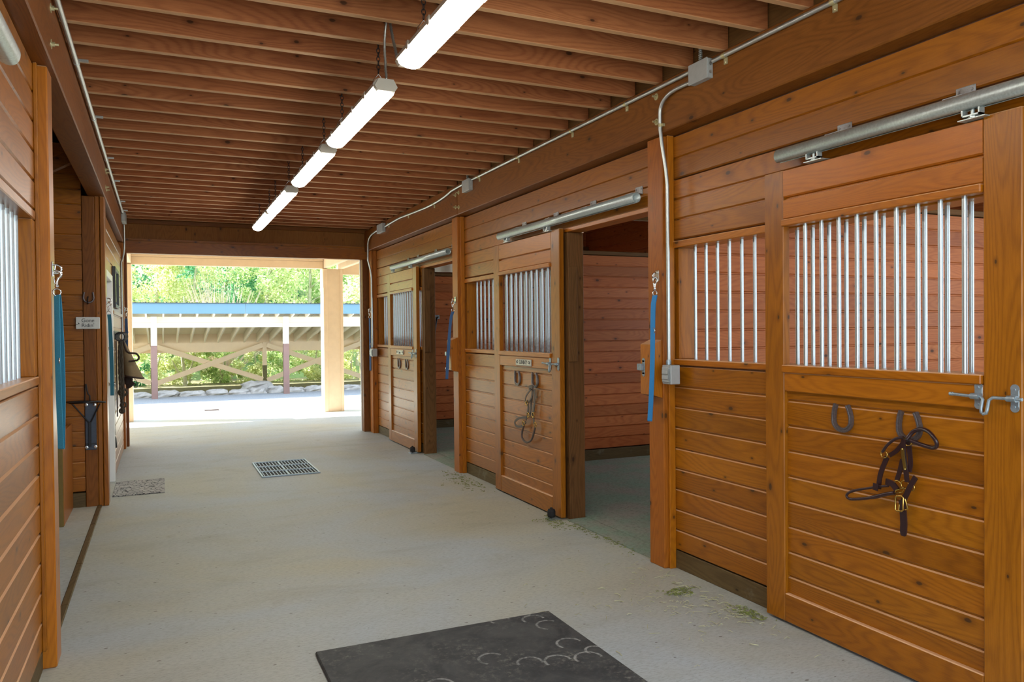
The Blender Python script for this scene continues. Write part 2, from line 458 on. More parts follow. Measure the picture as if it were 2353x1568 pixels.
# ------------------------------------------------------------------ mesh builder
class MB:
    def __init__(self):
        self.v, self.f, self.s = [], [], []

    def add(self, vs, fs, smooth=False):
        o = len(self.v)
        self.v += [tuple(x) for x in vs]
        for f in fs:
            self.f.append([o+i for i in f])
            self.s.append(smooth)
        return self

    def box(self, x0, x1, y0, y1, z0, z1, c=0.0):
        x0, x1 = min(x0, x1), max(x0, x1)
        y0, y1 = min(y0, y1), max(y0, y1)
        z0, z1 = min(z0, z1), max(z0, z1)
        c = min(c, (x1-x0)*.45, (y1-y0)*.45, (z1-z0)*.45)
        if c <= 0:
            vs = [(x, y, z) for x in (x0, x1) for y in (y0, y1) for z in (z0, z1)]
            return self.add(vs, [(0, 1, 3, 2), (4, 6, 7, 5), (0, 4, 5, 1), (2, 3, 7, 6), (0, 2, 6, 4), (1, 5, 7, 3)])
        vs = []
        idx = {}
        for i, x in enumerate((x0, x1)):
            for j, y in enumerate((y0, y1)):
                for k, z in enumerate((z0, z1)):
                    sx, sy, sz = (1, -1)[i]*c, (1, -1)[j]*c, (1, -1)[k]*c
                    idx[i, j, k, 0] = len(vs); vs.append((x, y+sy, z+sz))
                    idx[i, j, k, 1] = len(vs); vs.append((x+sx, y, z+sz))
                    idx[i, j, k, 2] = len(vs); vs.append((x+sx, y+sy, z))
        I = idx
        fs = []
        for s in (0, 1):
            fs.append([I[s, 0, 0, 0], I[s, 0, 1, 0], I[s, 1, 1, 0], I[s, 1, 0, 0]])
            fs.append([I[0, s, 0, 1], I[1, s, 0, 1], I[1, s, 1, 1], I[0, s, 1, 1]])
            fs.append([I[0, 0, s, 2], I[0, 1, s, 2], I[1, 1, s, 2], I[1, 0, s, 2]])
        for a in (0, 1):
            for b in (0, 1):
                fs.append([I[a, b, 0, 0], I[a, b, 1, 0], I[a, b, 1, 1], I[a, b, 0, 1]])
                fs.append([I[a, 0, b, 0], I[a, 1, b, 0], I[a, 1, b, 2], I[a, 0, b, 2]])
                fs.append([I[0, a, b, 1], I[1, a, b, 1], I[1, a, b, 2], I[0, a, b, 2]])
        for i in (0, 1):
            for j in (0, 1):
                for k in (0, 1):
                    fs.append([I[i, j, k, 0], I[i, j, k, 1], I[i, j, k, 2]])
        return self.add(vs, fs)

    def prism(self, prof, axis, a, b):
        # prof: list of 2D points in the two remaining axes (in x<y<z order)
        n = len(prof)
        vs = []
        for t in (a, b):
            for (p, q) in prof:
                v = [p, q]
                v.insert(axis, t)
                vs.append(tuple(v))
        fs = [[i, (i+1) % n, n+(i+1) % n, n+i] for i in range(n)]
        fs += [list(range(n))[::-1], list(range(n, 2*n))]
        return self.add(vs, fs)

    def tube(self, path, r, n=10, closed=False, cap=True, smooth=True):
        P = [Vector(p) for p in path]
        m = len(P)
        R = r if isinstance(r, (list, tuple)) else [r]*m
        T = []
        for i in range(m):
            if closed:
                t = P[(i+1) % m]-P[i-1]
            else:
                t = P[min(i+1, m-1)]-P[max(i-1, 0)]
            T.append(t.normalized())
        u = Vector((0, 0, 1)) if abs(T[0].z) < 0.9 else Vector((1, 0, 0))
        u = (u - T[0]*u.dot(T[0])).normalized()
        vs = []
        for i in range(m):
            u = (u - T[i]*u.dot(T[i])).normalized()
            w = T[i].cross(u)
            for k in range(n):
                a = 2*PI*k/n
                vs.append(P[i] + (u*math.cos(a)+w*math.sin(a))*R[i])
        fs = []
        for i in range(m if closed else m-1):
            j = (i+1) % m
            for k in range(n):
                l = (k+1) % n
                fs.append([i*n+k, i*n+l, j*n+l, j*n+k])
        self.add(vs, fs, smooth)
        if cap and not closed:
            self.add(vs[:n], [list(range(n))[::-1]])
            self.add(vs[-n:], [list(range(n))])
        return self

    def ribbon(self, path, wdir, w, th):
        # flat strap: wdir is the direction of its width (vector or one per point)
        P = [Vector(p) for p in path]
        m = len(P)
        vs = []
        for i in range(m):
            t = (P[min(i+1, m-1)]-P[max(i-1, 0)]).normalized()
            wd = Vector(wdir[i] if isinstance(wdir, list) else wdir)
            wd = (wd - t*wd.dot(t)).normalized()
            nn = t.cross(wd)
            ww = w[i] if isinstance(w, list) else w
            for (a, b) in ((-.5, -.5), (.5, -.5), (.5, .5), (-.5, .5)):
                vs.append(P[i]+wd*ww*a+nn*th*b)
        fs = []
        for i in range(m-1):
            for k in range(4):
                l = (k+1) % 4
                fs.append([i*4+k, i*4+l, i*4+4+l, i*4+4+k])
        fs += [[3, 2, 1, 0], [m*4-4, m*4-3, m*4-2, m*4-1]]
        return self.add(vs, fs)

    def ring(self, c, R, r, axis=0, n=18, k=8, sy=1.0):
        pts = []
        for i in range(n):
            a = 2*PI*i/n
            p, q = R*math.cos(a), R*sy*math.sin(a)
            v = [p, q]
            v.insert(axis, 0.0)
            pts.append(Vector(c)+Vector(v))
        return self.tube(pts, r, k, closed=True)

    def cyl(self, p0, p1, r, n=14):
        return self.tube([p0, p1], r, n)

    def lathe(self, c, prof, axis=2, n=16):
        # prof: (radius, height) pairs along axis
        vs = []
        for (r, h) in prof:
            for k in range(n):
                a = 2*PI*k/n
                v = [r*math.cos(a), r*math.sin(a)]
                v.insert(axis, h)
                vs.append(Vector(c)+Vector(v))
        fs = []
        for i in range(len(prof)-1):
            for k in range(n):
                l = (k+1) % n
                fs.append([i*n+k, i*n+l, i*n+n+l, i*n+n+k])
        fs += [list(range(n))[::-1], [(len(prof)-1)*n+k for k in range(n)]]
        return self.add(vs, fs, False)


def fix_normals(me):
    import bmesh
    bm = bmesh.new()
    bm.from_mesh(me)
    bmesh.ops.recalc_face_normals(bm, faces=bm.faces)
    bm.to_mesh(me)
    bm.free()


def obj(name, mb, mat, parent=None, org=(0, 0, 0), recalc=True):
    me = bpy.data.meshes.new(name)
    if parent is not None:
        org = wloc(parent)
    o3 = Vector(org)
    me.from_pydata([tuple(Vector(v)-o3) for v in mb.v], [], mb.f)
    me.polygons.foreach_set('use_smooth', mb.s)
    if recalc:
        fix_normals(me)
    me.materials.append(M[mat] if isinstance(mat, str) else mat)
    o = bpy.data.objects.new(name, me)
    COL.objects.link(o)
    if parent is not None:
        o.parent = parent
        o['wl'] = [0.0, 0.0, 0.0]
    else:
        o.location = o3
    return o


def wloc(o):
    v = Vector((0, 0, 0))
    while o is not None:
        v += Vector(o.location)
        o = o.parent
    return v


def tag(o, label, cat, group=None, kind=None):
    o['label'] = label
    o['category'] = cat
    if group:
        o['group'] = group
    if kind:
        o['kind'] = kind
    return o


def thing(name, label, cat, loc=(0, 0, 0), group=None):
    o = bpy.data.objects.new(name, None)
    o.empty_display_size = 0.1
    COL.objects.link(o)
    o.location = loc
    return tag(o, label, cat, group)


def single(name, mb, mat, label, cat, org, group=None):
    return tag(obj(name, mb, mat, None, org), label, cat, group)


def struct(name, mb, mat, org=(0, 0, 0), parent=None):
    o = obj(name, mb, mat, parent, org)
    if parent is None:
        o['kind'] = 'structure'
    return o


def dup(root, off, label, group=None):
    r = root.copy()
    COL.objects.link(r)
    r.location = Vector(root.location)+Vector(off)
    r['label'] = label
    if group:
        r['group'] = group
    for ch in list(root.children):
        c = ch.copy()
        COL.objects.link(c)
        c.parent = r
        for g in list(ch.children):
            d = g.copy()
            COL.objects.link(d)
            d.parent = c
    return r


ORD = ['zeroth', 'first', 'second', 'third', 'fourth', 'fifth', 'sixth', 'seventh', 'eighth', 'ninth', 'tenth', 'eleventh', 'twelfth', 'thirteenth', 'fourteenth', 'fifteenth', 'sixteenth', 'seventeenth', 'eighteenth', 'nineteenth', 'twentieth', 'twenty-first', 'twenty-second', 'twenty-third', 'twenty-fourth', 'twenty-fifth', 'twenty-sixth', 'twenty-seventh', 'twenty-eighth', 'twenty-ninth', 'thirtieth', 'thirty-first', 'thirty-second', 'thirty-third']


def board_prof(front, th, sgn, z0, z1, c=0.0035):
    # front face at 'front', body runs to front+sgn*th
    b = front+sgn*th
    return [(b, z0), (b, z1), (front+sgn*.013, z1), (front, z1-.0045), (front, z0+.006), (front+sgn*.009, z0)]


def boards(mb, axis, a0, a1, front, sgn, edges, gap=0.0075, th=0.022, backing=True):
    # horizontal planks between the successive heights in 'edges', run along axis (0 = x, 1 = y)
    for i in range(len(edges)-1):
        z0, z1 = edges[i]+gap/2, edges[i+1]-gap/2
        pr = board_prof(front, th, sgn, z0, z1)
        mb.prism(pr, axis, a0, a1)
    if backing:
        f = front+sgn*0.012
        b = front+sgn*(th-0.001)
        if axis == 1:
            mb.box(f, b, a0+.002, a1-.002, edges[0]+.006, edges[-1]-.006)
        else:
            mb.box(a0+.002, a1-.002, f, b, edges[0]+.006, edges[-1]-.006)
    return mb


def text_mesh(body, size, depth):
    cu = bpy.data.curves.new('lettering', 'FONT')
    cu.body = body
    cu.size = size
    cu.extrude = depth
    cu.align_x = 'CENTER'
    cu.align_y = 'CENTER'
    to = bpy.data.objects.new('lettering_source', cu)
    COL.objects.link(to)
    bpy.context.view_layer.update()
    dg = bpy.context.evaluated_depsgraph_get()
    me = bpy.data.meshes.new_from_object(to.evaluated_get(dg))
    vs = [tuple(v.co) for v in me.vertices]
    fs = [list(p.vertices) for p in me.polygons]
    bpy.data.objects.remove(to)
    bpy.data.curves.remove(cu)
    bpy.data.meshes.remove(me)
    return vs, fs


# ================================================================== BUILDING SHELL
# x: across the aisle (right +), y: along the aisle (away +), z: up
PY = [4.11, 7.77, 11.41]          # stall post centres
YE = 11.62                        # far doorway wall
mb = MB().box(-4.2, 6.75, -4.5, 11.70, -0.12, 0.0)
struct('floor', mb, 'concrete')
mb = MB().box(-8, 12, 11.701, 18.1, -0.12, -0.0005)
struct('floor_yard', mb, 'concrete')
mb = MB()
for i in range(110):
    x0 = -4.2+i*0.1
    mb.box(x0, x0+0.098, -1.3, 11.8, 3.265, 3.30)
struct('ceiling', mb, 'deck')
mb = MB().box(-4.4, 6.9, -1.4, 11.8, 3.31, 3.40)
struct('trim_1', mb, 'roof_metal')

# outer wall on the right, unseen stall windows enlarged to let in more light
mb = MB()
Zs = [0, 1.15, 2.25, 3.265]
wins = [(0.8, 3.6), (4.6, 7.2), (8.3, 10.9)]
ed = [i*0.127 for i in range(10)]
cuts = [-1.3]+[v for w in wins for v in w]+[11.6]
boards(mb, 1, -1.3, 11.6, 6.60, 1, [0.02+i*0.127 for i in range(10)], th=0.05)
for a, b in zip(cuts[0::2], cuts[1::2]):
    boards(mb, 1, a, b, 6.60, 1, [1.163+i*0.127 for i in range(10)], th=0.05)
boards(mb, 1, -1.3, 11.6, 6.60, 1, [2.433+i*0.1387 for i in range(7)], th=0.05)
struct('wall_right', mb, 'inner_y')
for k, (a, b) in enumerate(wins):
    mb = MB()
    mb.box(6.56, 6.66, a-.07, a, 1.10, 2.50, .004).box(6.56, 6.66, b, b+.07, 1.10, 2.50, .004)
    mb.box(6.56, 6.66, a-.07, b+.07, 1.095, 1.165, .004).box(6.56, 6.66, a-.07, b+.07, 2.43, 2.50, .004)
    struct('window_%d' % (k+1), mb, 'inner_z')
# outer wall on the left
mb = MB()
boards(mb, 1, -1.3, 11.6, -4.05, -1, [0.02+i*0.1298 for i in range(26)], th=0.05)
struct('wall_left', mb, 'inner_y')

# far end wall around the doorway: header, plywood, jambs
mb = MB()
mb.box(-0.43, 2.93, 11.58, 11.70, 2.587, 2.752, .006)
struct('trim_2', mb, 'honey_x')
mb = MB().box(-0.43, 2.93, 11.60, 11.70, 2.753, 2.785, .004)
struct('trim_3', mb, 'honey_x')
mb = MB().box(-0.5, 2.95, 11.64, 11.68, 2.786, 3.262)
mb2 = MB().box(-0.5, 2.95, 11.59, 11.64, 2.985, 3.045, .005)
struct('wall_end', mb, 'ply')
struct('trim_4', mb2, 'beam_x')
# end walls either side (close the stalls)
mb = MB()
boards(mb, 0, 2.93, 6.62, 11.52, 1, [0.0+i*0.1312 for i in range(25)], th=0.14)
struct('wall_end_right', mb, 'inner_x')
mb = MB()
boards(mb, 0, -4.05, -0.52, 11.52, 1, [0.0+i*0.1312 for i in range(25)], th=0.14)
struct('wall_end_left', mb, 'inner_x')
mb = MB().box(2.775, 2.93, 11.56, 11.71, 0, 2.587, .005)
struct('trim_5', mb, 'beam_z')
mb = MB().box(2.765, 2.775, 11.68, 11.72, 0, 2.587)
struct('trim_6', mb, 'white_paint')
mb = MB().box(-0.43, -0.395, 11.56, 11.71, 0, 2.587, .004)
struct('trim_7', mb, 'beam_z')

# long beams over the stall fronts
def beam(name, x0, x1, y0, y1, label, bolts, side):
    t = thing(name, label, 'beam', ((x0+x1)/2, y0, 2.70))
    obj('timber', MB().box(x0, x1, y0, y1, 2.705, 3.018, .006), 'beam_y', t)
    for (by, bz) in bolts:
        f = x0 if side > 0 else x1
        s = -1 if side > 0 else 1
        b = MB().lathe((f, by, bz), [(0.021, 0), (0.021, 0.003*s)], 0, 16)
        b.lathe((f+.003*s, by, bz), [(0.011, 0), (0.011, 0.012*s)], 0, 6)
        b.cyl((f, by, bz), (f+.03*s, by, bz), 0.006, 8)
        obj('bolt', b, 'zinc_yellow', t)
    return t

beam('support_beam', 2.82, 2.96, 7.585, 11.6, 'brown beam above the farthest right-hand stall, bolted joint at its near end', [(7.628, 2.915), (7.628, 2.79)], 1)
beam('support_beam', 2.82, 2.96, -1.3, 7.58, 'long brown beam above the two nearer right-hand stalls', [(4.034, 2.939), (4.031, 2.783), (7.535, 2.925), (7.535, 2.775)], 1)
beam('support_beam', -0.56, -0.42, 7.745, 11.56, 'brown beam above the white door in the left wall', [(7.79, 2.94), (7.79, 2.785)], -1)
beam('support_beam', -0.56, -0.42, -1.3, 7.74, 'long brown beam over the left stall and the tack alcove opening', [(3.97, 2.94), (3.97, 2.782), (7.70, 2.95), (7.70, 2.795)], -1)
# blocking above the beams
mb = MB().box(2.86, 2.90, -1.3, 11.6, 3.02, 3.262)
struct('trim_8', mb, 'dark_y')
mb = MB().box(-0.53, -0.49, -1.3, 11.6, 3.02, 3.262)
struct('trim_9', mb, 'dark_y')

# ceiling joists, each one timber
jn = 0
for k in range(24, -8, -1):
    yf = 4.053+0.305*k
    jn += 1
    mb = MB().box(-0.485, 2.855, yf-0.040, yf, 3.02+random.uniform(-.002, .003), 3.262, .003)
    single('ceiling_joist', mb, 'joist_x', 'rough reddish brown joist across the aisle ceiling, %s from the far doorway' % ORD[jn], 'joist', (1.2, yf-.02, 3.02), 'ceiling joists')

# ------------------------------------------------------------------ right-hand stall fronts
LOW = [0.115, 0.243, 0.371, 0.499, 0.627, 0.755, 0.884, 1.013, 1.141, 1.272]
UPP = [2.052, 2.180, 2.304, 2.431, 2.559, 2.700]


def stall_front(yj, yp0, label, sh=0.0):
    # fixed panel from jamb face yj to the post near face yp0
    t = thing('stall_wall', label, 'stall wall', (3.0, (yj+yp0)/2, 0), None)
    obj('lower_boards', boards(MB(), 1, yj+.1, yp0, 2.93, 1, LOW, th=.13, backing=True), 'honey_y', t)
    obj('kick_board', MB().box(2.932, 3.06, yj+.1, yp0, 0.0, 0.112, .004), 'kick_y', t)
    obj('sill', MB().box(2.918, 3.07, yj+.1, yp0, 1.277, 1.312, .004), 'bright_y', t)
    obj('head_rail', MB().box(2.920, 3.07, yj+.1, yp0, 2.004, 2.046, .004), 'bright_y', t)
    ub = boards(MB(), 1, yj+.1, yp0, 2.93, 1, UPP[:4], th=.10)
    boards(ub, 1, yj-1.20, yp0, 2.93, 1, UPP[3:], th=.10)
    ub.box(2.93, 3.03, yj-1.20, yj+.1, 2.304, 2.43)
    obj('upper_boards', ub, 'honey_y', t)
    obj('opening_head', MB().box(2.926, 3.06, yj-1.20, yj+.1, 2.272, 2.302, .003), 'bright_y', t)
    jm = MB().box(2.93, 3.07, yj, yj+.10, 0.0, 2.27, .004)
    obj('jamb', jm, 'dark_z', t)
    obj('jamb_stop', MB().box(2.925, 3.0, yj-.022, yj-.001, 1.25, 2.0, .003), 'dark_z', t)
    obj('end_stile', MB().box(2.945, 3.07, yp0-.045, yp0-.001, 1.313, 2.003, .003), 'honey_z', t)
    y = yp0-.045-.09-sh
    while y > yj+.12:
        obj('grille_bar', MB().cyl((3.0, y, 1.305), (3.0, y, 2.01), 0.0098, 12), 'bar', t)
        y -= .105
    return t


stall_front(1.74, 4.03, 'cedar stall wall with barred window behind the nearest right-hand sliding door')
stall_front(5.40, 7.69, 'cedar stall wall with barred window behind the door hung with the SUNNY plaque', .05)
stall_front(9.06, 11.33, 'cedar stall wall with barred window behind the farthest right-hand door', .05)


def stall_post(yc, label, name='stall_post'):
    t = thing(name, label, 'post', (2.96, yc, 0), None)
    obj('timber', MB().box(2.855, 3.07, yc-.08, yc+.08, 0, 2.703, .005), 'worn_z', t)
    obj('edge_trim', MB().box(2.885, 2.93, yc-.100, yc-.081, 0, 2.703, .003), 'bright_z', t)
    return t


stall_post(PY[0], 'scuffed orange-brown post beside the nearest grey outlet box, right wall')
stall_post(PY[1], 'orange-brown post between the two doors bearing horseshoes and name plaques, right wall')
stall_post(PY[2], 'orange-brown post beside the far doorway, right wall')
stall_post(0.45, 'orange-brown post nearest the camera on the right')


# ------------------------------------------------------------------ sliding stall doors
def horseshoe(mb, y, z, x=2.878, w=0.050, h=0.115, r=0.0105, flare=0.012):
    # open end up, curved outward from the board
    pts = []
    for i in range(17):
        a = PI*(i/16)
        pts.append((x, y+w*math.cos(a), z-h*0.24-w*0.85*math.sin(a)))
    left = [(x-flare*.4, y+w*0.66, z+h*0.42), (x-flare*.2, y+w*0.86, z+h*0.22), (x, y+w, z-h*.06)]
    right = [(x, y-w, z-h*.06), (x-flare*.2, y-w*.86, z+h*.22), (x-flare*.4, y-w*0.66, z+h*0.42)]
    path = left+pts+right
    P = [Vector(p) for p in path]
    m = len(P)
    vs = []
    for i in range(m):
        t = (P[min(i+1, m-1)]-P[max(i-1, 0)]).normalized()
        nn = Vector((1, 0, 0))
        wd = nn.cross(t).normalized()
        for (a, b) in ((-1, -.5), (1, -.5), (1, .5), (.35, .5), (.25, .32), (-.25, .32), (-.35, .5), (-1, .5)):
            vs.append(P[i]+wd*r*a-nn*r*1.2*b)
    fs = []
    for i in range(m-1):
        for k in range(8):
            l = (k+1) % 8
            fs.append([i*8+k, i*8+l, i*8+8+l, i*8+8+k])
    fs += [list(range(8))[::-1], [m*8-8+k for k in range(8)]]
    mb.add(vs, fs)
    return mb


def stall_door(label):
    # built at the nearest stall: y from 1.82 to 3.145, front face x = 2.865
    F, B = 2.865, 2.908
    t = thing('sliding_stall_door', label, 'door', (2.885, 2.48, 0.014), 'sliding stall doors')
    obj('stile', MB().box(F, B, 3.012, 3.145, 0.014, 2.292, .004), 'honey_z', t)
    obj('stile', MB().box(F, B, 1.820, 1.968, 0.014, 2.300, .004), 'honey_z', t)
    tr = MB()
    tr.prism(board_prof(F, .04, 1, 2.156, 2.292), 1, 1.969, 3.011)
    tr.prism(board_prof(F, .04, 1, 2.045, 2.146), 1, 1.969, 3.011)
    tr.box(F+.02, B-.005, 1.97, 3.01, 2.046, 2.29)
    obj('top_rail', tr, 'bright_y', t)
    obj('ledge', MB().box(F-.014, B, 1.970, 3.016, 2.010, 2.044, .004), 'bright_y', t)
    obj('sill', MB().box(F-.014, B+.002, 1.970, 3.016, 1.276, 1.314, .004), 'bright_y', t)
    obj('lock_rail', MB().box(F, B, 1.969, 3.011, 1.182, 1.275, .004), 'bright_y', t)
    obj('bottom_rail', MB().box(F, B, 1.969, 3.011, 0.014, 0.157, .004), 'honey_y', t)
    bd = boards(MB(), 1, 1.969, 3.011, F+.022, 1, [0.12, 0.241, 0.366, 0.494, 0.621, 0.749, 0.878, 1.005, 1.133, 1.255], th=.020)
    obj('panel_boards', bd, 'honey_y', t)
    for k in range(9):
        y = 2.058+.1037*k
        obj('grille_bar', MB().cyl((F+.022, y, 1.308), (F+.022, y, 2.012), 0.0098, 12), 'bar', t)
    # rollers: plate on the door top, bolt and trolley bracket reaching into the rail
    for y in (1.995, 2.79):
        hb = MB()
        hb.box(F-.03, B-.004, y-.055, y+.055, 2.2935, 2.2975)
        hb.cyl((F-.018, y, 2.296), (F-.018, y, 2.345), .0075, 10)
        hb.lathe((F-.018, y, 2.298), [(.016, 0), (.016, .012)], 2, 6)
        for s in (-1, 1):
            hb.box(F-.034, F-.004, y+s*.034-.003, y+s*.034+.003, 2.304, 2.345)
        hb.box(F-.034, F-.004, y-.037, y+.037, 2.304, 2.310)
        hb.box(F-.034, F-.004, y-.037, y+.037, 2.338, 2.343)
        obj('roller_hanger', hb, 'galv', t)
    # sliding bolt with dropped handle
    lb = MB().tube([(2.843, 2.084, 1.234), (2.843, 2.009, 1.231), (2.843, 1.985, 1.2305), (2.843, 1.962, 1.231), (2.838, 1.951, 1.222), (2.834, 1.9555, 1.185), (2.833, 1.9535, 1.172), (2.832, 1.945, 1.167), (2.832, 1.934, 1.171), (2.834, 1.931, 1.185), (2.838, 1.927, 1.220), (2.843, 1.916, 1.231), (2.843, 1.857, 1.231), (2.843, 1.806, 1.231)], .0062, 10)
    lb.lathe((2.843, 2.084, 1.234), [(.0075, -.008), (.0075, .006)], 1, 10)
    bolt = obj('latch_bolt', lb, 'bluegrey', t)
    for y in (1.985, 1.845):
        br = MB()
        br.box(2.861, 2.865, y-.016, y+.016, 1.196, 1.268, .002)
        br.lathe((2.8605, y, 1.196), [(.016, 0), (.016, .004)], 0, 16)
        br.lathe((2.8605, y, 1.268), [(.016, 0), (.016, .004)], 0, 16)
        br.tube([(2.843, y-.017, 1.231), (2.843, y+.017, 1.231)], .0115, 12)
        br.box(2.843, 2.862, y-.016, y+.016, 1.220, 1.242)
        for z in (1.200, 1.264):
            br.lathe((2.861, y, z), [(.006, 0), (.004, -.003)], 0, 8)
        obj('latch_bracket', br, 'bluegrey', t)
    for y in (2.655, 2.302):
        obj('horseshoe_hook', horseshoe(MB(), y, 1.093), 'ironshoe', t)
    return t


d1 = stall_door('nearest right-hand sliding stall door, large in view, without a plaque')
d2 = dup(d1, (0, 3.605, 0), 'sliding stall door bearing the SUNNY plaque, slid open', 'sliding stall doors')
d3 = dup(d1, (0, 7.355, 0), 'farthest right-hand sliding stall door, small plaque above two empty horseshoes', 'sliding stall doors')


def plaque(door, y, z, text, size):
    mb = MB().box(2.852, 2.8645, y-.155, y+.155, z-.029, z+.029, .006)
    p = obj('name_plaque', mb, 'plaque', door)
    vs, fs = text_mesh(text, size, .001)
    L = MB()
    L.add([(2.8515-v[2], y-v[0]*.95, z+v[1]) for v in vs], fs)
    for s in (-1, 1):
        L.ring((2.8515, y+s*.115, z+.004), .012, .0022, 0, 12, 5)
        L.cyl((2.8515, y+s*.138, z+.012), (2.8515, y+s*.128, z-.012), .002, 5)
    l = obj('lettering', L, 'sign_ink', p)
    return p


plaque(d2, 6.085, 1.223, 'SUNNY', .052)
plaque(d3, 9.885, 1.230, 'boo', .058)


def door_track(y0, y1, label, brk):
    t = thing('door_track', label, 'door track', (2.835, (y0+y1)/2, 2.31), 'sliding door tracks')
    mb = MB()
    n, R, r = 20, .034, .0305
    vs, fs = [], []
    for y in (y0, y1):
        for rad in (R, r):
            for k in range(n+1):
                a = -PI/2+.32 + (2*PI-.64)*k/n
                vs.append((2.845+rad*math.cos(a)*.95, y, 2.362+rad*math.sin(a)*1.02))
    m = n+1
    for k in range(n):
        fs.append([k, k+1, 2*m+k+1, 2*m+k])
        fs.append([m+k, 3*m+k, 3*m+k+1, m+k+1])
        fs.append([k, m+k, m+k+1, k+1])
        fs.append([2*m+k, 2*m+k+1, 3*m+k+1, 3*m+k])
    fs.append([0, 2*m, 3*m, m]); fs.append([n, m+n, 3*m+n, 2*m+n])
    mb.add(vs, fs, True)
    obj('rail', mb, 'galv', t)
    for y in brk:
        b = MB().box(2.845, 2.924, y-.042, y+.042, 2.3975, 2.4015)
        b.box(2.9245, 2.9295, y-.042, y+.042, 2.3975, 2.452, .002)
        for s in (-.028, .028):
            b.lathe((2.9245, y+s, 2.434), [(.006, 0), (.004, -.003)], 0, 8)
        obj('track_bracket', b, 'bar', t)
    return t


door_track(0.62, 3.02, 'large galvanised rail carrying the nearest right-hand stall door', (2.08, 2.68, 1.45, .85))
door_track(4.30, 6.55, 'galvanised rail carrying the SUNNY stall door', (6.19, 5.587, 4.994, 4.393))
door_track(7.94, 10.19, 'galvanised rail carrying the farthest right-hand stall door', (9.70, 9.28, 8.598, 8.02))

# strike blocks on the posts
def strike_block(y, label):
    t = thing('strike_block', label, 'latch block', (2.82, y, 1.09), 'latch strike blocks')
    c = .028
    mb = MB()
    y0, y1, z0, z1, xf, xb = y-.068, y+.068, 1.090, 1.405, 2.787, 2.8545
    pr = [(xb, z0-.02), (xb, z1+.028), (xf, z1), (xf, z0)]
    mb.prism(pr, 1, y0, y1)
    obj('block', mb, 'bright_z', t)
    sp = MB().box(xf-.004, xf-.0005, y+.018, y+.046, 1.215, 1.305, .0015)
    sp.lathe((xf-.004, y+.032, 1.215), [(.014, 0), (.014, .0035)], 0, 14).lathe((xf-.004, y+.032, 1.305), [(.014, 0), (.014, .0035)], 0, 14)
    sp.box(xf-.026, xf-.003, y+.026, y+.074, 1.240, 1.282, .003)
    obj('strike_plate', sp, 'bluegrey', t)
    return t

strike_block(4.112, 'chamfered wooden latch block on the post nearest, beside the blue strap')
strike_block(7.780, 'chamfered wooden latch block on the post left of the SUNNY door')

# rubber door guides on the floor
def door_guide(y, label):
    t = thing('door_guide', label, 'door guide', (2.815, y, 0), 'floor door guides')
    obj('base_plate', MB().box(2.775, 2.862, y-.06, y+.04, 0.0005, .008, .002), 'bluegrey', t)
    r = MB().lathe((2.815, y, .009), [(.010, 0), (.012, .005), (.028, .007), (.033, .022), (.033, .05), (.027, .066), (.012, .07), (.010, .08)], 2, 18)
    obj('roller', r, 'dark_gap', t)

door_guide(5.50, 'small black floor roller at the foot of the SUNNY door')
door_guide(9.24, 'small black floor roller at the foot of the farthest right-hand door')

# ------------------------------------------------------------------ stall interiors on the right
PART = [0.0, 0.142]+[0.142+.127*k for k in range(1, 18)]
def partition(y, name, label):
    t = thing(name, label, 'partition', (4.8, y, 0))
    e = [0.135+.1233*k for k in range(19)]
    obj('boards', boards(MB(), 0, 3.072, 6.598, y, 1, e, th=.08), 'inner_x', t)
    obj('kick_board', MB().box(3.072, 6.598, y-.012, y+.07, 0, .13, .004), 'kick_x', t)
    obj('top_cap', MB().box(3.072, 6.598, y-.006, y+.09, 2.356, 2.40, .004), 'dark_x', t)
    obj('upper_rail', MB().box(3.072, 6.598, y+.02, y+.06, 2.78, 2.90, .004), 'dark_x', t)
    return t

partition(7.70, 'stall_partition', 'board partition seen through the open stall beside the SUNNY door')
partition(4.06, 'stall_partition', 'board partition seen behind the bars of the nearest right-hand door')
partition(11.40, 'stall_partition', 'board partition seen through the farthest open stall doorway')
mb = MB().box(3.075, 6.595, -0.4, 11.5, 0.0005, 0.012)
for (a, b) in ((4.20, 5.39), (7.86, 9.05)):
    mb.box(2.90, 3.075, a, b, 0.0005, .009)
o = obj('stall_bedding', mb, 'bedding', None, (4.8, 5, 0))
tag(o, 'dark dusty bedding covering the floors inside the right-hand stalls', 'bedding', None, 'stuff')
# pale plastic sheet hung over the farthest partition
mb = MB()
vs, fs = [], []
for i in range(41):
    x = 3.3+i*.06
    for j in range(4):
        vs.append((x, 11.36+.02*math.sin(i*1.3)+.01*j, 2.41+j*.12))
for i in range(40):
    for j in range(3):
        fs.append([i*4+j, i*4+4+j, i*4+5+j, i*4+1+j])
mb.add(vs, fs, True)
single('dust_sheet', mb, 'cream_paint', 'crinkled pale sheet above the partition in the farthest open stall', 'sheet', (4.5, 11.36, 2.41))
# hay feeder bracket on that partition
t = thing('wall_bracket', 'dark slanted metal bracket on the partition inside the farthest open stall', 'bracket', (3.84, 11.385, 1.2))
obj('rod', MB().tube([(3.90, 11.37, 1.72), (3.87, 11.35, 1.70), (3.80, 11.30, 1.38), (3.82, 11.37, 1.30)], .012, 8), 'black_metal', t)
obj('mount', MB().box(3.82, 3.92, 11.375, 11.387, 1.69, 1.75, .002), 'bluegrey', t)

# ------------------------------------------------------------------ electrical runs
def arc(p0, p1, p2, n=6):
    p0, p1, p2 = Vector(p0), Vector(p1), Vector(p2)
    return [(p0*(1-t)**2+p1*2*t*(1-t)+p2*t*t) for t in [i/n for i in range(n+1)]]

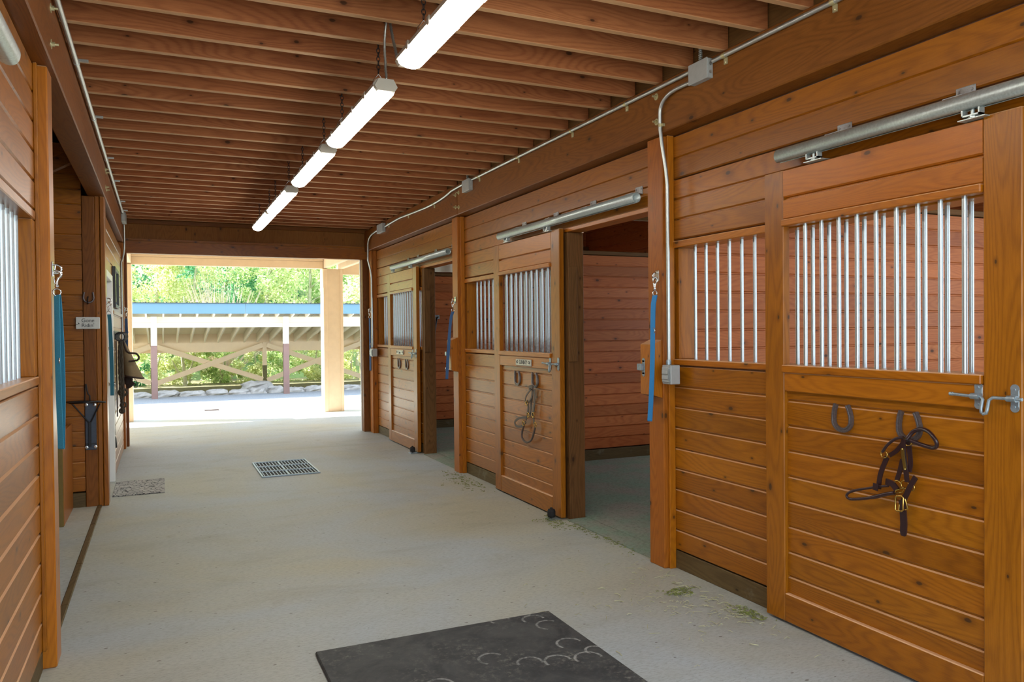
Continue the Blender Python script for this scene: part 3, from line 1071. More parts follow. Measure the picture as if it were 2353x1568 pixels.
t = thing('wall_conduit', 'long thin grey conduit running along the right-hand beam', 'conduit', (2.80, 5, 2.975))
obj('pipe', MB().cyl((2.803, -0.4, 2.975), (2.803, 3.47, 2.979), .0125, 10), 'emt', t)
obj('pipe', MB().cyl((2.803, 3.67, 2.979), (2.803, 7.12, 2.983), .0125, 10), 'emt', t)
pts = [(2.803, 7.34, 2.98), (2.803, 7.5, 2.978)]+arc((2.803, 7.7, 2.972), (2.803, 8.0, 2.92), (2.803, 8.6, 2.925), 6)+[(2.803, 9.2, 2.94)]+arc((2.803, 9.6, 2.952), (2.803, 10.0, 2.95), (2.803, 10.36, 2.93), 4)
obj('pipe', MB().tube(pts, .0125, 10), 'emt', t)
for y in (2.63, 3.38, 4.36, 5.1, 6.05, 6.95, 8.3, 9.3, 10.2):
    zz = 2.979 if y < 7.5 else (2.925 if y < 9 else 2.945)
    c = MB().cyl((2.803, y-.012, zz), (2.803, y+.012, zz), .015, 10)
    c.box(2.812, 2.8195, y-.012, y+.012, zz-.045, zz-.01).lathe((2.812, y, zz-.034), [(.006, 0), (.004, -.004)], 0, 8)
    obj('conduit_clip', c, 'zinc_yellow', t)


def junction_box(y0, y1, z0, z1, label, x0=2.775):
    t = thing('junction_box', label, 'junction box', (2.80, (y0+y1)/2, z0), 'junction boxes along the right beam')
    obj('box', MB().box(x0+.006, 2.8195, y0, y1, z0, z1, .003), 'boxmetal', t)
    obj('cover', MB().box(x0, x0+.0055, y0-.002, y1+.002, z0-.002, z1+.002, .002), 'boxmetal', t)
    for z in (z0+.3*(z1-z0), z0+.7*(z1-z0)):
        obj('knockout', MB().lathe((2.80, y0-.0005, z), [(.009, 0), (.009, -.0015)], 1, 12), 'emt', t)
    return t

junction_box(3.49, 3.655, 2.893, 3.003, 'grey junction box on the beam above the nearest right-hand post')
junction_box(7.135, 7.325, 2.885, 2.999, 'grey junction box on the beam just nearer than the bolted joint')
junction_box(10.39, 10.69, 2.868, 2.985, 'grey junction box on the beam near the far doorway')
mb = MB()
for i in range(10):
    mb.lathe((2.80, 3.575, 3.008+i*.011), [(.0095, 0), (.012, .004), (.0095, .009)], 2, 10)
single('flexible_conduit', mb, 'emt', 'ribbed metal whip rising from the junction box nearest the camera', 'conduit', (2.80, 3.575, 3.008), 'flexible conduit whips')
mb = MB()
for i in range(9):
    mb.lathe((2.80, 7.23, 3.005+i*.011), [(.0095, 0), (.012, .004), (.0095, .009)], 2, 10)
single('flexible_conduit', mb, 'emt', 'ribbed metal whip rising from the middle junction box on the right beam', 'conduit', (2.80, 7.23, 3.005), 'flexible conduit whips')

# drop conduits and outlets
t = thing('drop_conduit', 'pale conduit bending down the post beside the nearest right-hand stall front', 'conduit', (2.83, 3.95, 1.28))
pts = [(2.795, 3.66, 2.915), (2.797, 3.73, 2.918)]+arc((2.797, 3.80, 2.918), (2.797, 3.96, 2.91), (2.80, 3.97, 2.82), 6)+[(2.803, 3.972, 2.72), (2.812, 3.965, 2.62), (2.83, 3.955, 2.48), (2.838, 3.95, 2.38), (2.838, 3.95, 1.285)]
obj('pipe', MB().tube(pts, .0115, 10), 'emt', t)
obj('conduit_clip', MB().cyl((2.803, 3.972, 2.735), (2.8035, 3.972, 2.755), .0145, 10).box(2.803, 2.8195, 3.945, 3.955, 2.737, 2.753), 'zinc_yellow', t)
obj('connector', MB().lathe((2.838, 3.95, 1.282), [(.016, 0), (.016, .02), (.013, .03)], 2, 10), 'bluegrey', t)


def outlet(y0, y1, z0, z1, x0, x1, label, cover=True):
    t = thing('outlet_box', label, 'outlet box', ((x0+x1)/2, (y0+y1)/2, z0), 'grey outlet boxes')
    obj('box', MB().box(x0+.006, x1, y0, y1, z0, z1, .004), 'boxmetal', t)
    if cover:
        c = MB().box(x0-.004, x0+.0055, y0+.008, y1-.008, z0+.012, z1-.012, .004)
        c.box(x0-.010, x0-.0045, y0+.016, y1-.016, z0+.030, z0+.055, .002).box(x0-.010, x0-.0045, y0+.016, y1-.016, z1-.055, z1-.030, .002)
        obj('cover', c, 'boxmetal', t)
        obj('cover_hinge', MB().box(x0-.008, x0-.0045, y0+.004, y0+.0075, z0+.02, z1-.02), 'bluegrey', t)
    return t

outlet(3.895, 3.985, 1.163, 1.280, 2.808, 2.883, 'grey weatherproof outlet box on the nearest right-hand post')
t = thing('drop_conduit', 'pale conduit bending down the corner post at the far doorway, right side', 'conduit', (2.83, 11.25, 1.27))
pts = [(2.80, 10.72, 2.93), (2.80, 10.9, 2.92)]+arc((2.80, 11.05, 2.91), (2.79, 11.27, 2.88), (2.79, 11.27, 2.72), 5)+[(2.79, 11.27, 2.62)]+arc((2.79, 11.27, 2.55), (2.83, 11.27, 2.42), (2.84, 11.27, 2.30), 4)+[(2.84, 11.27, 1.27)]
obj('pipe', MB().tube(pts, .0125, 10), 'emt', t)
outlet(11.16, 11.31, 1.14, 1.255, 2.81, 2.885, 'grey outlet box at the far doorway, right side', True)

# left conduit
t = thing('wall_conduit', 'thick-looking grey conduit along the left-hand beam, dropping down by the far doorway', 'conduit', (-0.40, 5, 3.0))
obj('pipe', MB().cyl((-0.398, -0.4, 2.995), (-0.398, 10.72, 2.995), .0135, 10), 'emt', t)
pts = [(-.398, 11.02, 2.89), (-.398, 11.04, 2.75)]+arc((-.398, 11.04, 2.66), (-.40, 11.04, 2.52), (-.44, 11.08, 2.42), 4)+[(-.44, 11.10, 2.25), (-.44, 11.10, 1.30)]
obj('pipe', MB().tube(pts, .0115, 10), 'emt', t)
for y in (4.9, 6.12, 7.5, 8.6, 9.9, 10.6):
    obj('conduit_clip', MB().cyl((-.398, y-.012, 2.995), (-.398, y+.012, 2.995), .0165, 10).box(-.398, -.34, y-.01, y+.01, 3.006, 3.018), 'emt', t)
t = thing('junction_box', 'grey elbow box on the left beam at the far doorway', 'junction box', (-.40, 10.85, 2.88), None)
obj('box', MB().box(-.419, -.376, 10.74, 11.06, 2.90, 3.012, .003), 'boxmetal', t)
obj('cover', MB().box(-.375, -.370, 10.738, 11.062, 2.898, 3.014, .002), 'boxmetal', t)

# ------------------------------------------------------------------ strip lights
def strip_light(y1, label):
    ln, w, zb = 1.26, .057, 2.735
    y0 = y1-ln
    X = 1.092
    t = thing('strip_light', label, 'light', (X, (y0+y1)/2, zb), 'ceiling strip lights')
    body = MB()
    pr = [(X-w-.006, zb+.045), (X-w-.006, zb+.062), (X-w*.75, zb+.088), (X+w*.75, zb+.088), (X+w+.006, zb+.062), (X+w+.006, zb+.045)]
    body.prism(pr, 1, y0-.012, y1+.012)
    obj('housing', body, 'lamp_body', t)
    lens = MB()
    n = 8
    prof = [(X-w, zb+.044)]+[(X-w*math.cos(PI*i/n)*(1 if 0 < i < n else 1), zb+.032-.032*math.sin(PI*i/n)) for i in range(n+1)]+[(X+w, zb+.044)]
    e = .02
    vs, fs = [], []
    rows = [(y0, .75), (y0+e, 1.0), (y1-e, 1.0), (y1, .75)]
    m = len(prof)
    for (yy, s) in rows:
        for (px, pz) in prof:
            vs.append((X+(px-X)*(.9+.1*s), yy, zb+.044-(zb+.044-pz)*s))
    for r in range(3):
        for k in range(m-1):
            fs.append([r*m+k, r*m+k+1, r*m+m+k+1, r*m+m+k])
    fs += [list(range(m)), [3*m+k for k in range(m)][::-1]]
    lens.add(vs, fs, True)
    obj('diffuser', lens, 'lens', t)
    for k in range(4):
        yy = y0+.18+k*(ln-.36)/3
        for s in (-1, 1):
            obj('clip', MB().box(X+s*(w+.0065), X+s*(w+.011), yy-.014, yy+.014, zb+.032, zb+.068), 'lamp_body', t)
    for (ya, yb) in ((y0-.035, y0-.001), (y1+.001, y1+.035)):
        obj('end_cap', MB().prism([(X-w*.8, zb+.022), (X-w-.004, zb+.045), (X-w*.7, zb+.084), (X+w*.7, zb+.084), (X+w+.004, zb+.045), (X+w*.8, zb+.022)], 1, ya, yb), 'lamp_body', t)
    for yy in (y0+.12, y1-.22):
        b = MB().tube([(X-.035, yy, zb+.089), (X-.028, yy, zb+.12), (X, yy, zb+.155), (X+.028, yy, zb+.12), (X+.035, yy, zb+.089)], .0025, 6)
        obj('hanger_wire', b, 'nickel', t)
        ch = MB()
        z = zb+.158
        i = 0
        while z < 3.255:
            ch.ring((X, yy, z+.012), .009, .0022, i % 2, 10, 5, 1.6)
            z += .022
            i += 1
        obj('chain', ch, 'black_metal', t)
    return t

LY = [(3.56, 'nearest and largest strip light, cut by the top of the frame'), (5.27, 'second strip light from the near end, joined by a looped metal cable'), (6.80, 'middle one of the five visible ceiling strip lights'), (8.47, 'second strip light from the far doorway'), (9.87, 'strip light nearest the far doorway, smallest in view')]
for y1, lab in LY:
    strip_light(y1, lab)
strip_light(1.95, 'extra unseen strip light above the camera, just outside the top of the frame')  # extra fixture out of view, put in for the light it gives
mb = MB()
P = arc((1.10, 3.55, 2.79), (1.08, 3.62, 2.76), (1.07, 3.70, 2.84), 6)+arc((1.07, 3.72, 2.88), (1.07, 3.80, 3.0), (1.07, 3.83, 3.1), 4)
def ribbed(mb, P, r):
    out = []
    for i in range(len(P)-1):
        a, b = Vector(P[i]), Vector(P[i+1])
        L = (b-a).length
        k = max(1, int(L/.008))
        for j in range(k):
            out.append(a.lerp(b, j/k))
    R = [r if i % 2 else r*.78 for i in range(len(out))]
    return mb.tube(out, R, 8)
ribbed(mb, P, .008)
single('flexible_cable', mb, 'emt', 'short ribbed metal cable curving up from the far end of the nearest strip light', 'cable', (1.08, 3.6, 2.79), 'ribbed lamp cables')
mb = MB()
ribbed(mb, arc((1.07, 3.86, 3.1), (1.05, 3.88, 2.98), (1.085, 3.96, 2.90), 6)+arc((1.09, 3.98, 2.88), (1.12, 4.06, 2.83), (1.10, 4.01, 2.81), 5), .008)
single('flexible_cable', mb, 'emt', 'ribbed metal cable looping down to the second strip light', 'cable', (1.08, 3.95, 2.81), 'ribbed lamp cables')

# ------------------------------------------------------------------ LEFT SIDE
t = thing('stall_wall', 'cedar stall wall with barred window on the left nearest the camera', 'stall wall', (-0.53, 2.2, 0))
XL = -0.497
LOWL = [0.092, 0.222, 0.354, 0.487, 0.619, 0.750, 0.882, 1.013, 1.145, 1.277]
obj('lower_boards', boards(MB(), 1, 0.2, 4.025, XL, -1, LOWL, th=.12), 'honey_y', t)
obj('kick_board', MB().box(-.62, XL-.002, .2, 4.025, 0, .088, .004), 'kick_y', t)
obj('sill', MB().box(-.63, XL+.008, .9, 3.985, 1.281, 1.318, .004), 'honey_y', t)
ub = boards(MB(), 1, 0.2, 4.025, XL, -1, [2.05, 2.18, 2.311, 2.441, 2.572, 2.704], th=.10)
obj('upper_boards', ub, 'honey_y', t)
obj('head_rail', MB().box(-.63, XL+.004, .9, 3.985, 2.006, 2.046, .004), 'honey_y', t)
obj('end_stile', MB().box(-.63, XL, 3.925, 4.025, 1.319, 2.005, .004), 'honey_z', t)
obj('corner_bead', MB().box(XL, XL+.016, 4.0, 4.025, .09, 2.704, .003), 'honey_z', t)
for k in range(28):
    y = 3.86-.105*k
    obj('grille_bar', MB().cyl((-.555, y, 1.312), (-.555, y, 2.012), .0145, 12), 'bar', t)
t = thing('door_track', 'end of a round steel rail on the left wall, cut by the frame edge', 'door track', (-.42, 2.0, 2.37))
obj('rail', MB().tube([(-.43, .6, 2.40), (-.43, 2.93, 2.40), (-.43, 2.965, 2.40)], [.036, .036, .028], 16), 'galv', t)
b = MB()
for y in (2.6, 1.8, 1.0):
    b.box(-.496, -.43, y-.04, y+.04, 2.437, 2.443)
obj('track_bracket', b, 'bar', t)
# left posts
t = thing('alcove_post', 'bright orange post at the near side of the tack alcove, teal strap on it', 'post', (-.49, 4.1, 0))
obj('timber', MB().box(-.62, -.444, 4.03, 4.19, 0, 2.703, .006), 'bright_z', t)
t = thing('alcove_post', 'dark brown post trimmed with two orange strips, saddle rack and horseshoe on it', 'post', (-.52, 7.77, 0))
obj('timber', MB().box(-.605, -.508, 7.655, 7.84, 0, 2.703, .005), 'beam_z', t)
obj('trim_strip', MB().box(-.507, -.470, 7.665, 7.84, 0, 2.703, .004), 'honey_z', t)
obj('trim_strip', MB().box(-.466, -.430, 7.66, 7.85, 0, 2.703, .004), 'honey_z', t)
t = thing('alcove_post', 'orange-brown post between the left boards and the far doorway', 'post', (-.47, 11.41, 0))
obj('timber', MB().box(-.56, -.428, 11.33, 11.49, 0, 2.703, .005), 'worn_z', t)
# tack alcove
t = thing('alcove_wall', 'orange board wall at the far side of the tack alcove', 'partition', (-2.3, 7.7, 0))
e = [0.135+.131*k for k in range(24)]
obj('boards', boards(MB(), 0, -4.04, -.608, 7.665, 1, e, th=.12), 'honey_x', t)
obj('kick_board', MB().box(-4.04, -.608, 7.66, 7.78, 0, .13, .004), 'kick_x', t)
t = thing('alcove_wall', 'board wall at the near side of the tack alcove behind the orange post', 'partition', (-2.3, 4.1, 0))
obj('boards', boards(MB(), 0, -4.04, -.625, 4.19, -1, [0.0+.131*k for k in range(25)], th=.10), 'inner_x', t)
mb = MB().box(-.705-3.3, -.522, 4.2, 7.655, .0005, .006)
o = obj('floor_alcove', mb, 'concrete'); o['kind'] = 'structure'
mb = MB()
for (a, b2) in ((4.2, 4.9), (4.905, 5.75), (5.755, 6.9), (6.905, 7.65)):
    mb.box(-.520, -.482, a, b2, .0005, .016+random.uniform(-.003, .002), .004)
single('threshold_strip', mb, 'kick_y', 'worn wooden threshold strip on the floor of the tack alcove', 'threshold', (-.5, 6, 0))
t = thing('roof_brace', 'diagonal dark brace high inside the tack alcove', 'brace', (-1.5, 6.9, 2.4))
obj('timber', MB().prism([(-2.6, 1.75), (-.56, 2.96), (-.56, 2.86), (-2.6, 1.65)], 1, 6.88, 6.96), 'beam_x', t)
t = thing('roof_brace', 'second diagonal brace in the tack alcove, nearer than the other', 'brace', (-1.5, 5.6, 2.4))
obj('timber', MB().prism([(-2.6, 1.95), (-.56, 2.99), (-.56, 2.90), (-2.6, 1.86)], 1, 5.58, 5.66), 'beam_x', t)
# wooden bin
t = thing('feed_bin', 'open-topped wooden bin inside the tack alcove', 'bin', (-1.0, 7.3, .006))
obj('side_panel', MB().box(-.735, -.702, 6.95, 7.645, .007, .735, .004), 'oak_face', t)
obj('side_panel', MB().box(-1.40, -1.368, 6.95, 7.645, .007, .735, .004), 'oak_face', t)
obj('end_panel', MB().box(-1.366, -.737, 6.95, 6.98, .007, .72, .004), 'olive', t)
obj('end_panel', MB().box(-1.366, -.737, 7.615, 7.645, .007, .735, .004), 'oak_face', t)
obj('corner_edge', MB().box(-.737, -.704, 6.935, 6.949, .007, .735, .003), 'olive', t)
# folding saddle rack
YR = 7.654
t = thing('saddle_rack', 'black folding steel saddle rack on the alcove post', 'saddle rack', (-.555, 7.64, .5))
pl = obj('back_plate', MB().box(-.602, -.517, YR-.006, YR-.001, .50, .905, .003), 'plate_metal', t)
for (x, z) in ((-.592, .893), (-.528, .890), (-.594, .523), (-.526, .526)):
    obj('screw', MB().lathe((x, YR-.006, z), [(.013, 0), (.013, -.004), (.006, -.005)], 1, 12), 'nickel', t)
r = MB()
r.tube([(-.735, YR-.02, .922), (-.70, YR-.10, .918), (-.60, YR-.22, .93), (-.49, YR-.16, .93), (-.445, YR-.03, .912)], .0075, 8)
r.tube([(-.735, YR-.02, .922), (-.60, YR-.02, .925), (-.445, YR-.03, .912)], .0075, 8)
obj('top_frame', r, 'black_metal', t)
r = MB()
r.tube([(-.695, YR-.05, .91), (-.575, YR-.02, .742)], .006, 8)
r.tube([(-.485, YR-.05, .90), (-.558, YR-.02, .742)], .006, 8)
r.box(-.577, -.556, YR-.03, YR-.008, .53, .745, .002)
r.box(-.600, -.518, YR-.016, YR-.007, .548, .558)
obj('support_strut', r, 'black_metal', t)
r = MB().tube([(-.600, YR-.05, .93), (-.594, YR-.06, 1.03), (-.590, YR-.06, 1.075), (-.586, YR-.06, 1.075), (-.580, YR-.06, 1.02), (-.573, YR-.06, .99), (-.560, YR-.06, .975), (-.560, YR-.05, .93)], .0055, 8)
obj('bridle_hook', r, 'black_metal', t)
# horseshoe hook and GONE RIDIN sign
t = thing('horseshoe_hook', 'small horseshoe with a hook on the dark alcove post above the sign', 'hook', (-.558, 7.645, 1.78))
hs = MB()
pts = [(-.592, YR-.012, 1.868), (-.598, YR-.012, 1.835)]+[(-.56-.040*math.cos(PI*i/10), YR-.012, 1.82-.042*math.sin(PI*i/10)) for i in range(11)]+[(-.522, YR-.012, 1.835), (-.527, YR-.012, 1.868)]
hs.tube(pts, .0075, 8)
obj('shoe', hs, 'ironshoe', t)
obj('hook', MB().tube([(-.565, YR-.003, 1.83), (-.568, YR-.02, 1.80), (-.566, YR-.035, 1.765), (-.564, YR-.05, 1.78)], .005, 8), 'black_metal', t)
t = thing('wooden_sign', 'small white wooden sign reading Gone Ridin on the alcove wall', 'sign', (-.567, 7.62, 1.55))
obj('board', MB().box(-.660, -.476, 7.628, 7.648, 1.550, 1.652, .004), 'signboard', t)
L = MB()
for line, zz in (('Gone', 1.622), ("Ridin'", 1.580)):
    vs, fs = text_mesh(line, .044, .0005)
    L.add([(-.567+v[0], 7.6268-v[2], zz+v[1]) for v in vs], fs)
for (x, z, r) in ((-.637, 1.596, .006), (-.650, 1.588, .004), (-.641, 1.606, .003)):
    L.lathe((x, 7.6279, z), [(r, 0), (r*.9, -.0012)], 1, 10)
obj('lettering', L, 'sign_ink', t)

# left wall beyond the alcove: boards, white door, mirror
mb = MB()
boards(mb, 1, 8.96, 11.33, -.452, -1, [0.0, .13]+[.13+.131*k for k in range(1, 20)], th=.10)
boards(mb, 1, 7.85, 8.96, -.452, -1, [2.11, 2.226, 2.357, 2.488, 2.619], th=.10)
struct('wall_left_boards', mb, 'honey_y')
mb = MB().box(-.53, -.485, 7.93, 8.86, 0.012, 2.03, .003)
d = struct('door_1', mb, 'white_paint')
pn = MB()
for (a, b2) in ((8.02, 8.36), (8.43, 8.77)):
    for (z0, z1) in ((.25, .95), (1.1, 1.85)):
        pn.box(-.4845, -.480, a, b2, z0, z1, .002)
obj('door_panel', pn, 'white_paint', d)
obj('door_handle', MB().lathe((-.478, 8.79, 1.0), [(.024, 0), (.01, .01), (.01, .03), (.027, .04), (.02, .062)], 0, 14), 'nickel', d)
mb = MB().box(-.50, -.436, 8.865, 8.955, 0, 2.10, .004).box(-.50, -.436, 7.855, 7.925, 0, 2.10, .004).box(-.50, -.436, 7.926, 8.864, 2.035, 2.10, .004)
struct('trim_10', mb, 'white_paint')
t = thing('framed_mirror', 'black-framed mirror on the left wall beyond the white door', 'mirror', (-.43, 9.5, 1.79))
fr = MB()
fr.box(-.451, -.418, 9.14, 9.18, 1.785, 2.215, .003).box(-.451, -.418, 9.84, 9.88, 1.785, 2.215, .003)
fr.box(-.451, -.418, 9.181, 9.839, 1.785, 1.822, .003).box(-.451, -.418, 9.181, 9.839, 2.178, 2.215, .003)
obj('frame', fr, 'frame_black', t)
obj('mirror_glass', MB().box(-.447, -.432, 9.178, 9.842, 1.820, 2.180), 'glass', t)
mb = MB().box(-.451, -.430, 9.0, 11.0, 1.715, 1.750, .003)
struct('trim_11', mb, 'honey_y')

# ------------------------------------------------------------------ tie straps on the posts
def eye_plate(x, y, z, s, label, group='steel tie rings'):
    # plate fixed on a face looking along -x (s=-1) or +x (s=1)
    t = thing('tie_ring', label, 'tie ring', (x, y, z), group)
    a, b2 = sorted((x+s*.0005, x+s*.005))
    obj('plate', MB().box(a, b2, y-.02, y+.02, z-.034, z+.034, .002), 'nickel', t)
    pts = [(x+s*.004, y, z+.020)]+[(x+s*(.012+.026*math.sin(PI*i/8)), y, z+.020*math.cos(PI*i/8)) for i in range(9)]+[(x+s*.004, y, z-.020)]
    obj('loop', MB().tube(pts, .0048, 8), 'nickel', t)
    return t


def snap_hook(mb, x, y, z):
    # bolt snap hanging from z downwards, about 0.115 tall, faces the camera side
    mb.tube([(x-.006, y, z), (x-.010, y, z-.030)], .0040, 8)
    pts = []
    for i in range(13):
        a = PI*1.15-1.55*PI*i/12
        pts.append((x+.016*math.cos(a), y, z-.045+.017*math.sin(a)))
    mb.tube(pts, [.0035+.004*math.sin(PI*i/12) for i in range(13)], 8)
    mb.tube([(x+.006, y, z-.060), (x-.002, y, z-.078), (x-.002, y, z-.092)], [.006, .0075, .006], 8)
    mb.lathe((x-.002, y, z-.104), [(.0075, 0), (.009, .004), (.009, .009), (.0065, .012)], 2, 10)
    mb.tube([(x-.014, y, z-.060), (x-.009, y, z-.088)], .003, 6)


def strap(name, label, x, y, zt, zb, mat, wd, loop, sway, slide, x_bottom=0.0):
    # webbing of width .028 hanging from zt to zb; two layers with a slide
    t = thing(name, label, 'tie strap', (x, y, zt), 'hanging nylon tie straps')
    m = MB()
    snap_hook(m, x, y, zt+.155)
    obj('snap_hook', m, 'nickel', t)
    m = MB().ring((x-.002, y, zt+.030), .016, .0036, 1, 14, 6)
    obj('ring', m, 'nickel', t)
    n = 14
    w = MB()
    wv = Vector(wd).normalized()
    off = Vector((-wv.y, wv.x, 0))*.004
    A, B = [], []
    for i in range(n+1):
        f = i/n
        c = Vector((x+x_bottom*math.sqrt(f), y, zt+.018+(zb-zt-.018)*f))+Vector((wv.x, wv.y, 0))*sway*math.sin(f*2.2)
        A.append(c+off*(1+loop*math.sin(PI*min(1, f*1.02))))
        B.append(c-off*(1+loop*math.sin(PI*min(1, f*1.02)))+Vector((wv.x, wv.y, 0))*.004*math.sin(f*3))
    path = A+[A[-1].lerp(B[-1], .5)+Vector((0, 0, -.006))]+B[::-1]
    w.ribbon(path, tuple(wv), .030, .0022)
    obj('webbing', w, mat, t)
    zs = zt+(zb-zt)*slide
    k = min(n, int(slide*n))
    m = MB().ring(tuple(A[k].lerp(B[k], .5)), .022, .003, 0 if abs(wv.y) > .5 else 1, 14, 6, .9)
    obj('slide_buckle', m, 'nickel', t)
    return t


eye_plate(-.444, 4.085, 1.80, 1, 'tie ring on the bright orange post, left side nearest the camera')
strap('tie_strap', 'teal nylon tie strap hanging on the bright orange post, left side', -.424, 4.085, 1.665, .985, 'web_teal', (.80, -.60, 0), 2.6, .002, .47, .004)
eye_plate(-.430, 7.76, 1.80, 1, 'tie ring on the alcove post beside the white door')
strap('tie_strap', 'deep teal tie strap hanging beside the white door', -.410, 7.75, 1.66, .965, 'web_dark', (1, -.1, 0), .3, .002, .48, .012)
eye_plate(2.855, 4.085, 1.835, -1, 'tie ring on the nearest right-hand post')
strap('tie_strap', 'bright blue tie strap hanging over the latch block of the nearest right-hand post', 2.818, 4.06, 1.695, .935, 'web_blue', (.55, -.85, 0), .5, .02, .30, -.064)
eye_plate(2.855, 7.76, 1.83, -1, 'tie ring on the post left of the SUNNY door')
strap('tie_strap', 'navy looped tie strap on the post left of the SUNNY door', 2.826, 7.76, 1.69, 1.0, 'web_navy', (.9, -.4, 0), 3.2, .0, .92, -.078)
eye_plate(2.855, 11.40, 1.83, -1, 'tie ring on the post by the far doorway, right side')
strap('tie_strap', 'thin dark tie strap on the post by the far doorway, right side', 2.838, 11.40, 1.69, .93, 'web_navy', (.5, -.85, 0), .3, .0, .5, 0)
eye_plate(-.428, 11.41, 1.83, 1, 'tie ring on the post by the far doorway, left side')
strap('tie_strap', 'tie strap on the post by the far doorway, left side', -.405, 11.41, 1.69, 1.35, 'web_navy', (1, -.1, 0), .5, .0, .5, 0)

# ------------------------------------------------------------------ halters
def P3(pts, x):
    return [(x+(dx if len(p) > 2 else 0)*0, p[0], p[1]) for p in pts for dx in (0,)]


def smooth_path(pts, n=5, closed=False):
    P = [Vector(p) for p in pts]
    out = []
    m = len(P)
    rg = range(m if closed else m-1)
    for i in rg:
        p0 = P[(i-1) % m] if closed else P[max(i-1, 0)]
        p1, p2 = P[i], P[(i+1) % m]
        p3 = P[(i+2) % m] if closed else P[min(i+2, m-1)]
        for k in range(n):
            s = k/n
            out.append(0.5*((2*p1)+(p2-p0)*s+(2*p0-5*p1+4*p2-p3)*s*s+(3*p1-p0-3*p2+p3)*s**3))
    if not closed:
        out.append(P[-1])
    return out


def strapline(mb, yz, x, w, th=.005, dx=None):
    pts = [(x+(dx[i] if dx else 0), p[0], p[1]) for i, p in enumerate(yz)]
    sp = smooth_path(pts, 5)
    m = len(sp)
    dirs = []
    for i in range(m):
        t = (sp[min(i+1, m-1)]-sp[max(i-1, 0)]).normalized()
        dirs.append(tuple(Vector((1, 0, 0)).cross(t)))
    mb.ribbon(sp, dirs, w, th)
    return mb


t = thing('leather_halter', 'dark brown leather halter with brass buckle on the nearest right-hand door', 'halter', (2.85, 2.31, .62), 'leather halters')
XH = 2.866
m = MB()
m.tube(smooth_path([(2.846+.012*math.sin(i*1.1), y, z) for i, (y, z) in enumerate([(2.285, 1.03), (2.266, 1.062), (2.224, 1.077), (2.183, 1.071), (2.152, 1.05), (2.143, 1.031), (2.156, 1.013), (2.183, 1.006), (2.224, 1.013), (2.266, 1.026)])], 4), .0085, 8)
obj('crown_loop', m, 'leather', t)
m = MB()
m.tube(smooth_path([(2.852, y, z) for (y, z) in [(2.309, 1.033), (2.348, 1.022), (2.388, .991), (2.414, .957)]], 5), .0065, 8)
strapline(m, [(2.389, .944), (2.355, .968), (2.324, 1.004), (2.312, 1.02)], XH, .018)
obj('brow_strap', m, 'leather', t)
m = MB()
strapline(m, [(2.398, .936), (2.419, .891), (2.433, .854), (2.440, .818), (2.442, .79)], XH-.004, .022)
strapline(m, [(2.308, 1.025), (2.311, .989), (2.307, .943), (2.299, .893), (2.293, .846)], XH-.012, .021, .006)
strapline(m, [(2.293, 1.015), (2.286, .96), (2.284, .92), (2.290, .89)], XH-.003, .020)
strapline(m, [(2.322, .936), (2.334, .888), (2.350, .842)], XH-.004, .020)
obj('cheek_strap', m, 'leather', t)
m = MB().tube(smooth_path([(2.852, y, z) for (y, z) in [(2.385, .814), (2.441, .800), (2.493, .784), (2.559, .763), (2.598, .744), (2.608, .726), (2.587, .718), (2.526, .731), (2.462, .750), (2.399, .775), (2.354, .79)]], 4), [.0055]*12+[.006]*10+[.0065]*10+[.0085]*9, 8)
strapline(m, [(2.440, .815), (2.443, .785)], 2.842, .026, .004)
obj('nose_band', m, 'leather', t)
m = MB()
strapline(m, [(2.396, .832), (2.364, .826), (2.342, .806)], XH-.014, .026, .008)
strapline(m, [(2.252, .874), (2.276, .834), (2.298, .79), (2.318, .75)], XH-.012, .022, .006)
obj('throat_strap', m, 'leather', t)
m = MB()
strapline(m, [(2.316, .765), (2.312, .727), (2.308, .671), (2.309, .645), (2.310, .615)], XH-.014, [.030]*16+[.030, .029, .027, .024, .016], .007)
obj('strap_end', m, 'leather', t)
m = MB()
m.tube([(XH-.027, 2.337, .774), (XH-.027, 2.332, .782), (XH-.027, 2.306, .786), (XH-.027, 2.300, .780), (XH-.027, 2.301, .728), (XH-.027, 2.307, .721), (XH-.027, 2.333, .718), (XH-.027, 2.339, .725)], .0036, 8, closed=True)
m.tube([(XH-.030, 2.320, .722), (XH-.028, 2.319, .748)], .0026, 6)
m.tube([(XH-.018, 2.299, .775), (XH-.016, 2.286, .735), (XH-.018, 2.300, .728)], .003, 6)
obj('buckle', m, 'brass', t)
for (y, z, R) in ((2.409, .947, .016), (2.342, .826, .018), (2.306, .833, .018), (2.274, .828, .014), (2.291, 1.018, .018)):
    obj('ring', MB().ring((XH-.010, y, z), R, .0026, 0, 16, 6), 'brass', t)
m = MB()
m.tube([(XH-.016, 2.345, .802), (XH-.018, 2.30, .822), (XH-.018, 2.312, .800), (XH-.016, 2.350, .790)], .0028, 6, closed=True)
obj('keeper_loop', m, 'brass', t)
m = MB()
strapline(m, [(2.313, .985), (2.308, .943), (2.300, .900)], XH-.0165, .013, .002)
for (y, z) in ((2.314, .983), (2.301, .900)):
    m.lathe((XH-.017, y, z), [(.005, 0), (.003, -.003)], 0, 10)
obj('name_plate', m, 'brass', t)

